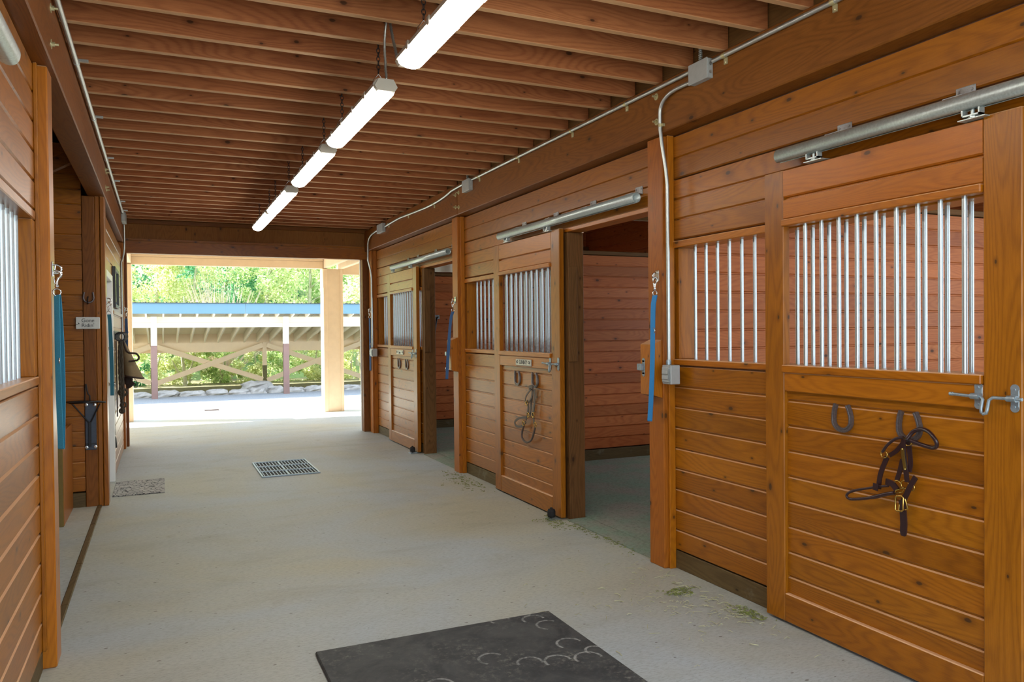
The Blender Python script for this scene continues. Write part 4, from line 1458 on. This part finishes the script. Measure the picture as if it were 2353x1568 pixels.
t = thing('leather_halter', 'old brown leather halter hanging on the SUNNY door', 'halter', (2.85, 5.95, .53), 'leather halters')
X2 = 2.862
m = MB()
strapline(m, [(5.917, 1.005), (5.960, .985), (6.031, .934), (6.040, .889), (5.985, .885), (5.906, .943)], X2-.01, .014)
strapline(m, [(5.870, 1.02), (5.905, 1.025), (5.945, 1.015)], X2-.02, .03, .012)
obj('crown_loop', m, 'leather_old', t)
m = MB()
strapline(m, [(5.917, 1.00), (5.944, .897), (5.979, .774)], X2, .026)
strapline(m, [(5.868, 1.005), (5.872, .881), (5.896, .793), (5.874, .70)], X2-.008, .024)
strapline(m, [(6.02, .90), (6.00, .85), (6.01, .80), (6.05, .73)], X2-.004, .024)
obj('cheek_strap', m, 'leather_old', t)
m = MB()
strapline(m, [(6.01, .755), (6.166, .734), (6.261, .691), (6.234, .659), (6.128, .665), (6.036, .714)], X2-.012, .020)
m.tube(smooth_path([(X2-.012, y, z) for (y, z) in [(6.076, .677), (6.116, .605), (6.104, .562), (6.027, .539), (5.938, .566), (5.888, .621), (5.849, .701)]], 4), .009, 8)
obj('nose_band', m, 'leather_old', t)
for (y, z) in ((6.007, .876), (5.979, .78), (6.075, .699), (5.842, .712), (5.884, .789)):
    obj('ring', MB().ring((X2-.016, y, z), .020, .004, 0, 14, 6), 'brass', t)

# ------------------------------------------------------------------ hooks with ropes, halters and fly mask on the left wall
t = thing('hook_rack', 'dark rack of round hooks on the left wall beyond the white door', 'rack', (-.43, 9.5, 1.45))
obj('rail', MB().box(-.451, -.436, 9.05, 10.15, 1.45, 1.54, .004), 'black_metal', t)
for k in range(5):
    y = 9.2+k*.2
    m = MB()
    m.ring((-.388, y, 1.475), .045, .0075, 1, 20, 8)
    m.tube([(-.437, y, 1.50), (-.425, y, 1.492)], .008, 8)
    obj('hook', m, 'black_metal', t)


def braid(mb, path, r):
    sp = smooth_path(path, 6)
    for ph in (0, 2*PI/3, 4*PI/3):
        q = []
        for i, p in enumerate(sp):
            a = ph+i*1.2
            q.append(p+Vector((math.cos(a), math.sin(a), 0))*r*.55)
        mb.tube(q, r*.75, 6)
    return mb

m = braid(MB(), [(-.395, 9.38, 1.43), (-.405, 9.38, 1.25), (-.40, 9.38, 1.0), (-.395, 9.38, .85), (-.385, 9.38, .80), (-.375, 9.38, .86), (-.378, 9.38, 1.1), (-.385, 9.38, 1.43)], .014)
rp = single('lead_rope', m, 'rope', 'dark braided lead rope looped on the left wall hooks', 'rope', (-.39, 9.38, .8), 'ropes on the left wall hooks')
m = braid(MB(), [(-.395, 9.6, 1.43), (-.40, 9.6, 1.15), (-.395, 9.6, .80), (-.39, 9.6, .64)], .016)
m.ring((-.385, 9.6, .86), .04, .012, 1, 14, 8)
m.ring((-.382, 9.6, .72), .028, .009, 1, 14, 8)
m.ring((-.396, 9.6, .655), .024, .010, 1, 14, 8)
single('rope_halter', m, 'rope', 'knotted dark rope halter hanging lowest under the left wall hooks', 'halter', (-.39, 9.6, .64))
m = MB()
strapline(m, [(9.22, 1.43), (9.22, 1.1), (9.225, .9), (9.22, .63)], -.425, .06, .01)
single('leather_strap', m, 'strap_brown', 'flat dark strap hanging beside the ropes on the left wall', 'strap', (-.425, 9.22, .63))
# fly mask: open cone of mesh with dark bindings
t = thing('fly_mask', 'tan mesh fly mask with dark edging on the left wall hooks', 'fly mask', (-.32, 9.75, 1.0))
vs, fs = [], []
rows, n = 9, 14
for i in range(rows):
    f = i/(rows-1)
    for k in range(n):
        a = 2*PI*k/n
        rx = .018+.085*f+.01*math.sin(3*a)*f
        ry = .02+.10*f
        cx = -.385+.105*f
        vs.append((cx+rx*math.cos(a), 9.75+ry*math.sin(a), 1.43-.41*f-.02*math.cos(a)*f))
for i in range(rows-1):
    for k in range(n):
        l = (k+1) % n
        fs.append([i*n+k, i*n+l, i*n+n+l, i*n+n+k])
m = MB().add(vs, fs, True)
obj('mesh_body', m, 'canvas', t)
m = MB().tube([vs[(rows-1)*n+k] for k in range(n)], .010, 6, closed=True)
obj('edging', m, 'strap_brown', t)
m = MB()
m.tube(smooth_path([(-.375, 9.64, 1.43), (-.35, 9.64, 1.33), (-.32, 9.62, 1.295), (-.25, 9.62, 1.285), (-.222, 9.62, 1.25), (-.232, 9.62, 1.215), (-.29, 9.63, 1.20), (-.325, 9.63, 1.20)], 4), .011, 8)
obj('nose_strap', m, 'strap_brown', t)
m = MB().ribbon(smooth_path([(-.27, 9.72, 1.0), (-.245, 9.72, .96), (-.24, 9.72, .92), (-.26, 9.72, .895), (-.29, 9.72, .93)], 4), (0, 1, 0), .025, .004)
obj('tail_strap', m, 'purple', t)
m = MB().tube(smooth_path([(-.40, 9.9, 1.43), (-.37, 9.9, 1.15), (-.34, 9.9, .98), (-.36, 9.9, .92), (-.30, 9.9, .97)], 4), [.03]*6+[.05]*11, 10)
single('cloth_wrap', m, 'strap_brown', 'crumpled dark brown wrap behind the fly mask', 'cloth', (-.36, 9.9, .92))
m = MB().tube([(-.440, 9.0, 1.43), (-.442, 9.0, .62), (-.440, 9.0, .46)], .006, 6)
m.lathe((-.440, 9.0, .33), [(.004, .12), (.012, .10), (.02, .02), (.018, 0)][::-1], 2, 10)
single('lash_cord', m, 'black_metal', 'thin cord with dark tassel hanging low on the left wall', 'cord', (-.44, 9.0, .33))

# ------------------------------------------------------------------ floor mats and grate
m = MB().box(.635, 1.851, 1.9, 3.657, .0008, .018, .005)
single('rubber_mat', m, 'rubber', 'large scuffed black rubber mat on the floor, foreground', 'mat', (1.243, 2.78, 0))
t = thing('drain_grate', 'slotted steel drain grate in the middle of the aisle', 'grate', (1.237, 8.867, 0))
g = MB()
x0, x1, y0, y1 = .937, 1.536, 8.384, 9.350
g.box(x0, x0+.018, y0, y1, .0008, .016, .002).box(x1-.018, x1, y0, y1, .0008, .016, .002)
for yy in (y0, y0+(y1-y0)/3-.008, y0+2*(y1-y0)/3-.008, y1-.018):
    g.box(x0+.0185, x1-.0185, yy, yy+.018, .0008, .0155, .002)
nb = 17
for k in range(1, nb):
    xx = x0+(x1-x0)*k/nb
    w = .010 if k == 8 else .0045
    for j in range(3):
        a = y0+(y1-y0)*j/3+.012
        g.box(xx-w, xx+w, a+.006, a+(y1-y0)/3-.021, .0032, .0105, .002)
obj('frame', g, 'bluegrey', t)
obj('pit', MB().box(x0+.004, x1-.004, y0+.004, y1-.004, .0002, .003), 'dark_gap', t)
m = MB().box(-.425, .02, 8.03, 8.80, .0008, .010, .003)
single('door_mat', m, 'pebble', 'pebble-patterned door mat in front of the white door', 'mat', (-.2, 8.4, 0))

# hay litter
def litter(name, spots, n, mat, label, ls=(.015, .06)):
    m = MB()
    for i in range(n):
        (cx, cy, sx, sy) = random.choice(spots)
        x, y = random.gauss(cx, sx), random.gauss(cy, sy)
        if x > 2.84 and not (4.22 < y < 5.35 or 7.9 < y < 9.0):
            x = 2.83-random.random()*.1
        a = random.uniform(0, PI)
        L = random.uniform(*ls)
        z = .0045+random.random()*.006
        dx, dy = math.cos(a)*L/2, math.sin(a)*L/2
        b = random.uniform(-.01, .01)
        w = random.uniform(.0012, .0025)
        m.tube([(x-dx, y-dy, z), (x+b, y+b, z+.003), (x+dx, y+dy, z)], w, 4, smooth=False)
    o = obj(name, m, mat, None, (2.6, 4, 0))
    tag(o, label, 'hay', None, 'stuff')

litter('hay_litter', [(2.72, 3.75, .10, .25), (2.6, 3.4, .15, .2), (2.75, 3.2, .06, .10), (2.4, 3.6, .3, .4)], 230, 'straw', 'scattered pale hay stalks on the concrete by the nearest right-hand stall')
litter('hay_crumbs', [(2.66, 3.62, .05, .03), (2.80, 3.2, .03, .05), (2.78, 7.35, .05, .25), (2.70, 7.2, .07, .25), (2.78, 5.35, .06, .1), (2.86, 5.0, .03, .3)], 520, 'hay_green', 'greenish hay crumbs on the floor along the SUNNY stall front', (.01, .03))

# ================================================================== OUTSIDE
mb = MB().box(-30, 40, 18.1, 20.2, -.15, -.004)
struct('ground_gravel', mb, 'asphalt')
mb = MB().box(-30, 40, 20.2, 60, -.3, -.02)
struct('ground_soil', mb, 'soil')
mb = MB().box(-30, -8.01, -6, 18.1, -.15, -.002).box(12.01, 40, -6, 18.1, -.15, -.002).box(-30, 40, -40, -4.51, -.15, -.002).box(-8, -4.21, -4.5, 11.7, -.15, -.002).box(6.76, 12, -4.5, 11.7, -.15, -.002)
struct('ground_apron', mb, 'concrete')
# rising bank behind
mb = MB()
nx, ny = 40, 14
vs, fs = [], []
for j in range(ny+1):
    for i in range(nx+1):
        x = -34+i*2.0
        y = 26.5+j*1.8
        vs.append((x, y, -.3+.62*j*1.0+.25*math.sin(i*1.7+j)+.0))
for j in range(ny):
    for i in range(nx):
        a = j*(nx+1)+i
        fs.append([a, a+1, a+nx+2, a+nx+1])
mb.add(vs, fs, True)
struct('ground_bank', mb, 'hill')

# porch in front of the far doorway
t = thing('porch_beam', 'cream painted beam across the porch outside the far doorway', 'beam', (1.2, 14.9, 2.7), None)
obj('timber', MB().box(-6, 2.818, 14.85, 14.95, 2.703, 2.838, .004), 'tan_paint', t)
obj('upper_board', MB().box(-6, 2.818, 14.83, 14.97, 2.84, 2.935, .004), 'tan_paint', t)
t = thing('porch_beam', 'cream porch beam right of the boxed post outside', 'beam', (5, 14.9, 2.7), None)
obj('timber', MB().box(3.19, 9, 14.85, 14.95, 2.60, 2.838, .004), 'tan_paint', t)
obj('upper_board', MB().box(3.19, 9, 14.83, 14.97, 2.84, 2.935, .004), 'tan_paint', t)
single('porch_rafter', MB().box(2.825, 2.90, 11.75, 14.98, 2.71, 2.93, .004), 'tan_paint', 'cream porch side beam meeting the left edge of the boxed post', 'beam', (2.86, 13, 2.7))
single('porch_rafter', MB().box(3.10, 3.18, 11.75, 14.98, 2.70, 2.93, .004), 'tan_paint', 'cream porch side beam meeting the right edge of the boxed post', 'beam', (3.14, 13, 2.7))
single('porch_rafter', MB().box(-.56, -.44, 11.75, 14.82, 2.72, 2.93, .004), 'tan_paint', 'cream porch side beam at the left of the far doorway', 'beam', (-.5, 13, 2.7))


def boxed_post(x0, x1, label):
    t = thing('porch_post', label, 'post', ((x0+x1)/2, 14.95, 0), 'boxed porch posts')
    obj('core', MB().box(x0+.012, x1-.012, 14.812, 15.09, 0, 2.70), 'tan_paint', t)
    for xa, xb in ((x0, x0+.075), (x1-.05, x1)):
        obj('corner_board', MB().box(xa, xb, 14.80, 15.10, 0, 2.70, .004), 'tan_paint', t)
    return t

boxed_post(2.805, 3.175, 'cream boxed porch post outside the far doorway, right of centre')
boxed_post(-.80, -.437, 'cream boxed porch post at the left edge of the far doorway')
mb = MB().box(-8, 10, 11.72, 14.99, 2.94, 2.98)
struct('trim_12', mb, 'tan_paint')
mb = MB().box(-8.2, 10.2, 11.72, 15.02, 2.985, 3.05)
struct('trim_13', mb, 'roof_metal')
mb = MB().box(2.955, 8, 11.67, 11.75, 0, 3.3).box(-8, -.57, 11.67, 11.75, 0, 3.3)
struct('wall_facade', mb, 'tan_paint')
t = thing('yard_drain', 'small slotted drain in the sunlit concrete outside', 'grate', (.9, 16.27, 0))
g = MB()
for k in range(7):
    g.box(.765, 1.03, 16.16+k*.035, 16.175+k*.035, .0005, .006)
obj('frame', g, 'iron', t)

# open-fronted shed across the yard
t = thing('yard_shed', 'open cream shed with blue fascia across the yard', 'shed', (1.3, 20, 0))
XP = [-3.12, -.134, 2.826, 5.82, 8.81]
for x in XP:
    p = obj('front_post', MB().box(x-.065, x+.065, 19.75, 19.88, 1.232, 1.902, .004), 'white_wall', t)
    obj('painted_foot', MB().box(x-.0665, x+.0665, 19.7485, 19.8815, -.05, 1.231, .004), 'brown_paint', p)
fb = MB().box(-3.3, 9, 19.885, 19.95, 1.765, 1.902, .004).box(-3.3, 9, 19.884, 19.95, 1.645, 1.762, .004)
obj('front_beam', fb, 'cream_paint', t)
YF = 19.40
fa = MB().box(-3.3, 1.845, YF-.02, YF, 1.96, 2.203, .003).box(1.85, 9, YF-.02, YF, 1.96, 2.203, .003)
obj('fascia', fa, 'blue_fascia', t)
rm = MB()
zf, zb_ = 2.20, 1.43
vs = [(-3.4, YF-.05, 2.215), (9.1, YF-.05, 2.215), (9.1, 24.5, zb_+.06), (-3.4, 24.5, zb_+.06), (-3.4, YF-.05, 2.205), (9.1, YF-.05, 2.205), (9.1, 24.5, zb_+.04), (-3.4, 24.5, zb_+.04)]
rm.add(vs, [(0, 1, 2, 3), (7, 6, 5, 4), (0, 4, 5, 1), (1, 5, 6, 2), (2, 6, 7, 3), (3, 7, 4, 0)])
x = -3.3
while x < 9:
    rm.add([(x-.012, YF-.055, 2.215), (x+.012, YF-.055, 2.215), (x+.012, YF-.055, 2.232), (x-.012, YF-.055, 2.232), (x-.012, 24.5, zb_+.06), (x+.012, 24.5, zb_+.06), (x+.012, 24.5, zb_+.078), (x-.012, 24.5, zb_+.078)],
           [(0, 1, 2, 3), (4, 7, 6, 5), (0, 4, 5, 1), (1, 5, 6, 2), (2, 6, 7, 3), (3, 7, 4, 0)])
    x += .215
obj('roof_sheet', rm, 'roof_metal', t)
dk = MB().add([(-3.3, YF+.01, 2.195), (9, YF+.01, 2.195), (9, 24.4, zb_+.03), (-3.3, 24.4, zb_+.03), (-3.3, YF+.01, 2.18), (9, YF+.01, 2.18), (9, 24.4, zb_+.015), (-3.3, 24.4, zb_+.015)], [(0, 1, 2, 3), (7, 6, 5, 4), (0, 4, 5, 1), (1, 5, 6, 2), (2, 6, 7, 3), (3, 7, 4, 0)])
obj('soffit', dk, 'cream_paint', t)
x = -.655-.3625*7
sl = (zb_-2.19)/(24.4-YF)
for k in range(34):
    xx = x+.3625*k
    ya, yb = YF+.012, 24.10
    za, zb2 = 2.178, 2.178+sl*(yb-ya)
    r = MB().add([(xx-.019, ya, za), (xx+.019, ya, za), (xx+.019, yb, zb2), (xx-.019, yb, zb2), (xx-.019, ya, za-.235), (xx+.019, ya, za-.235), (xx+.019, yb, zb2-.235), (xx-.019, yb, zb2-.235)],
                 [(0, 1, 2, 3), (7, 6, 5, 4), (0, 4, 5, 1), (1, 5, 6, 2), (2, 6, 7, 3), (3, 7, 4, 0)])
    obj('rafter', r, 'cream_paint', t)
bb = MB().box(-3.3, 9, 24.12, 24.20, 1.23, 1.485).box(-3.3, 9, 24.115, 24.20, .96, 1.2295)
obj('rear_beam', bb, 'shed_tan', t)
XB = [-3.1, -.20, 2.81, 5.72, 8.6]
for x in XB:
    p = obj('rear_post', MB().box(x-.06, x+.06, 24.0, 24.11, .545, 1.23, .003), 'shed_tan', t)
    obj('painted_foot', MB().box(x-.0615, x+.0615, 23.9985, 24.1115, -.3, .543, .003), 'soil', p)
for i in range(len(XB)-1):
    a, b = XB[i], XB[i+1]
    for (za, zc, dy) in ((.10, 1.15, 0), (1.15, .13, .05)):
        d = Vector((b-a, 0, zc-za)).normalized()
        nrm = Vector((-d.z, 0, d.x))*.07
        p0, p1 = Vector((a+.06, 23.94+dy, za)), Vector((b-.06, 23.94+dy, zc))
        o3 = Vector((0, .04, 0))
        br = MB().add([p0-nrm, p1-nrm, p1+nrm, p0+nrm, p0-nrm+o3, p1-nrm+o3, p1+nrm+o3, p0+nrm+o3], [(0, 1, 2, 3), (7, 6, 5, 4), (0, 4, 5, 1), (1, 5, 6, 2), (2, 6, 7, 3), (3, 7, 4, 0)])
        obj('cross_brace', br, 'shed_tan', t)


# boulders along the gravel edge
def rock(x, y, sx, sy, sz, seed, label):
    rr = random.Random(seed)
    m = MB()
    n, rows = 12, 6
    vs = []
    for i in range(rows+1):
        th = (PI*.52)*(1-i/rows)
        for k in range(n):
            a = 2*PI*k/n
            q = 1+rr.uniform(-.22, .16)
            rad = min(1.0, math.sin(th)*1.25)
            vs.append((x+sx*rad*math.cos(a)*q, y+sy*rad*math.sin(a)*q, -.06+(sz+.06)*min(.93, math.cos(th)*1.15)*(1+rr.uniform(-.10, .10))))
    fs = []
    for i in range(rows):
        for k in range(n):
            l = (k+1) % n
            fs.append([i*n+k, i*n+l, i*n+n+l, i*n+n+k])
    fs.append(list(range(n))[::-1])
    fs.append([rows*n+k for k in range(n)])
    m.add(vs, fs, False)
    single('boulder', m, 'rock', label, 'rock', (x, y, 0), 'boulders edging the yard')

rocks = [(-.52, 20.55, .24, .20, .13, 'low pale boulder left of the first shed post'), (.12, 20.6, .25, .2, .15, 'pale boulder just right of the first shed post'), (.70, 20.5, .26, .18, .12, 'long low pale boulder left of the mossy trunk'), (1.26, 20.5, .24, .18, .14, 'pale boulder with a dark bush behind, mid yard'), (1.78, 20.45, .22, .18, .12, 'flat pale boulder left of the heap of rocks'), (2.28, 21.2, .36, .30, .29, 'largest pale boulder, left of the second shed post'), (2.22, 20.5, .18, .16, .15, 'small pale boulder in front of the largest one'), (2.66, 20.6, .18, .18, .17, 'narrow pale boulder against the second shed post'), (3.12, 20.55, .22, .18, .12, 'pale boulder right of the second shed post'), (3.62, 20.5, .22, .18, .15, 'pale boulder beside the boxed porch post'), (4.10, 20.5, .18, .18, .17, 'pale boulder just right of the boxed porch post'), (4.58, 20.5, .24, .18, .13, 'pale boulder at the right edge of the far doorway view')]
for i, (x, y, sx, sy, sz, lab) in enumerate(rocks):
    rock(x, y, sx*1.22, sy, sz*.9, 30+i, lab)


# ------------------------------------------------------------------ trees and shrubs
def leaf_cloud(n, w, d, h, leaf, seed, clumps=26):
    rr = random.Random(seed)
    m = MB()
    cs = []
    for i in range(clumps):
        a = rr.uniform(0, 2*PI)
        q = math.sqrt(rr.random())
        zz = rr.random()
        k = math.sin(PI*min(1, .12+.88*zz))**.6
        cs.append((w*.5*q*k*math.cos(a), d*.5*q*k*math.sin(a), h*zz, rr.uniform(.5, 1.0)))
    for i in range(n):
        c = rr.choice(cs)
        s = c[3]*min(w, d)*.22
        v = Vector((rr.gauss(0, 1), rr.gauss(0, 1), rr.gauss(0, .8)))
        v = v.normalized()*s*(rr.random()**.35)
        p = Vector((c[0], c[1], max(.03, c[2]))) + v
        if p.z < .02:
            p.z = .02+rr.random()*.1
        n1 = Vector((rr.gauss(0, 1), rr.gauss(0, 1), rr.gauss(.6, 1))).normalized()
        u = n1.orthogonal().normalized()
        a = rr.uniform(0, 2*PI)
        u = (u*math.cos(a)+n1.cross(u)*math.sin(a))
        wv = n1.cross(u)
        L = leaf*rr.uniform(.6, 1.3)
        m.add([p-u*L*.5, p+wv*L*.28, p+u*L*.5, p-wv*L*.28], [(0, 1, 2, 3)])
    return m


def trunk_mesh(h, r, seed, branches=7, lean=.06):
    rr = random.Random(seed)
    m = MB()
    pts = [(lean*h*f+.05*math.sin(f*5+seed), .05*math.sin(f*4+seed*2), h*f) for f in [i/8 for i in range(9)]]
    m.tube(pts, [r*(1-.8*i/8)+.01 for i in range(9)], 8)
    for b in range(branches):
        f = rr.uniform(.2, .9)
        a = rr.uniform(0, 2*PI)
        L = h*rr.uniform(.2, .4)*(1.1-f)
        p = Vector(pts[int(f*8)])
        q = [p+Vector((math.cos(a)*L*s, math.sin(a)*L*s, L*.7*s+.08*L*math.sin(s*4))) for s in (0, .33, .66, 1)]
        m.tube(q, [r*.35, r*.25, r*.15, .006], 6)
    return m


def plant(name, label, loc, w, d, h, leafm, nleaf, leaf, seed, group, th=None, tr=.09, twigs=0):
    t = thing(name, label, 'tree' if 'tree' in name else 'shrub', loc, group)
    f = leaf_cloud(int(nleaf*2.6), w*1.25, d*1.1, h, leaf, seed, 44)
    f.v = [tuple(Vector(v)+Vector(loc)) for v in f.v]
    if nleaf:
        obj('foliage', f, leafm, t, recalc=False)
    k = trunk_mesh(th or h*.8, tr, seed, 7+twigs)
    k.v = [tuple(Vector(v)+Vector(loc)) for v in k.v]
    obj('trunk', k, 'bark', t)
    return t


G = 'trees on the bank beyond the shed'
LS = .105
plant('leafy_tree', 'pale yellow-green tree at the left above the shed roof', (-.2, 29.0, .3), 2.0, 2.4, 5.2, 'leaf_yellow', 4200, LS, 1, G)
plant('leafy_tree', 'pale yellow-green tree just left of the bare grey bush', (.95, 28.5, .3), 1.9, 2.2, 5.2, 'leaf_yellow', 4000, LS, 2, G)
plant('evergreen_tree', 'deep green evergreen tree in the middle above the shed roof', (2.15, 30.5, .8), 2.2, 2.4, 6.0, 'leaf_dark', 5200, LS, 3, G)
plant('leafy_tree', 'fresh green tree right of the dark evergreen', (3.3, 28.8, .3), 2.1, 2.4, 5.4, 'leaf_mid', 4400, LS, 4, G)
plant('leafy_tree', 'pale green tree left of the boxed porch post', (4.8, 29.0, .3), 2.3, 2.4, 5.6, 'leaf_yellow', 4600, LS, 5, G)
plant('leafy_tree', 'yellow tree seen right of the boxed porch post', (6.4, 27.5, .3), 2.2, 2.4, 5.6, 'leaf_yellow', 4400, LS, 6, G)
plant('evergreen_tree', 'dark evergreen at the far left of the bank', (-1.7, 31.0, .8), 2.0, 2.4, 6.2, 'leaf_dark', 3600, LS, 7, G)
plant('evergreen_tree', 'dark evergreen behind the pale trees at the left', (.5, 32.5, 1.4), 2.6, 2.4, 6.0, 'leaf_dark', 4200, LS, 8, G)
plant('evergreen_tree', 'dark evergreen behind the fresh green tree', (5.0, 32.5, 1.4), 3.0, 2.4, 6.2, 'leaf_mid', 4400, LS, 9, G)
plant('leafy_tree', 'tree at the far right end of the bank', (8.6, 29.0, .5), 3.0, 3.0, 6.0, 'leaf_mid', 3600, LS, 10, G)
plant('leafy_tree', 'tree at the far left end of the bank', (-3.6, 29.0, .5), 3.0, 3.0, 5.6, 'leaf_mid', 3200, LS, 11, G)
for i, (x, y, lab) in enumerate(((-2.0, 35.5, 'tall dense tree in the back row, far left'), (1.2, 36, 'tall dense tree in the back row behind the bare bush'), (4.0, 36, 'tall dense tree in the back row behind the fresh green tree'), (7.0, 35, 'tall dense tree in the back row behind the boxed porch post'), (10.2, 35, 'tall dense tree in the back row, far right'))):
    plant('leafy_tree', lab, (x, y, 2.2), 3.2, 2.6, 6.2, 'leaf_mid' if i % 2 else 'leaf_dark', 2600, .20, 50+i, G)
G2 = 'low shrubs behind the shed'
for i, (x, lab, mm) in enumerate(((-1.0, 'green shrub behind the left end of the shed', 'leaf_dark'), (-.1, 'yellow-green shrub behind the first shed post', 'leaf_yellow'), (.8, 'pale shrub behind the mossy trunk', 'leaf_yellow'), (1.7, 'fresh green shrub right of the mossy trunk', 'leaf_mid'), (2.6, 'leafy shrub left of the second shed post', 'leaf_yellow'), (3.5, 'green shrub behind the second shed porch post', 'leaf_mid'), (4.5, 'yellow shrub left of the boxed porch post', 'leaf_yellow'), (5.7, 'shrub at the right end of the view under the shed', 'leaf_yellow'))):
    plant('leafy_shrub', lab, (x, 25.2+.25*(i % 2), -.25), 1.15, 1.0, 2.2, mm, 2300, .085, 20+i, G2, 1.2, .04)
# bare twiggy bush and mossy trunk
t = thing('bare_bush', 'bare grey twiggy bush above the shed roof beside the dark evergreen', 'shrub', (1.78, 26.9, -.1))
m = MB()
rr = random.Random(5)
for i in range(240):
    a = rr.uniform(0, 2*PI)
    e = rr.uniform(.5, 1.45)
    L = rr.uniform(2.3, 3.7)
    p0 = Vector((1.78+rr.gauss(0, .12), 26.9+rr.gauss(0, .12), -.1))
    d = Vector((math.cos(a)*math.cos(e)*.75, math.sin(a)*math.cos(e)*.75, math.sin(e)))
    b = Vector((rr.gauss(0, .2), rr.gauss(0, .2), rr.gauss(0, .1)))
    m.tube([p0, p0+d*L*.5+b*.3, p0+d*L+b], [.012, .009, .004], 4, smooth=False)
obj('twigs', m, 'twig', t)
m = MB().tube([(0.64, 24.6, -.35), (0.64, 24.6, .1), (0.63, 24.6, .32), (0.56, 24.62, .9), (0.69, 24.65, 1.7), (0.64, 24.7, 2.6)], [.06, .055, .05, .035, .025, .012], 8)
m.tube([(0.63, 24.6, .25), (0.44, 24.6, .42), (0.30, 24.6, .75)], [.035, .022, .01], 6)
m.tube([(0.63, 24.6, .3), (0.80, 24.6, .5), (0.94, 24.6, .95)], [.03, .02, .008], 6)
single('tree_trunk', m, 'bark', 'slim mossy trunk rising behind the boulders', 'tree', (0.64, 24.6, -.3))

# bars of the two farther stall fronts are rusty at the foot
for o in SC.objects:
    if o.name.startswith('grille_bar'):
        far = o.parent in (d2, d3) or (o.parent.name.startswith('stall_wall') and o.parent.location.y > 5)
        o.color = (1.0, 0, 0, 1) if far else (0.0, 0, 0, 1)
# drop the helper property
for o in SC.objects:
    if 'wl' in o:
        del o['wl']
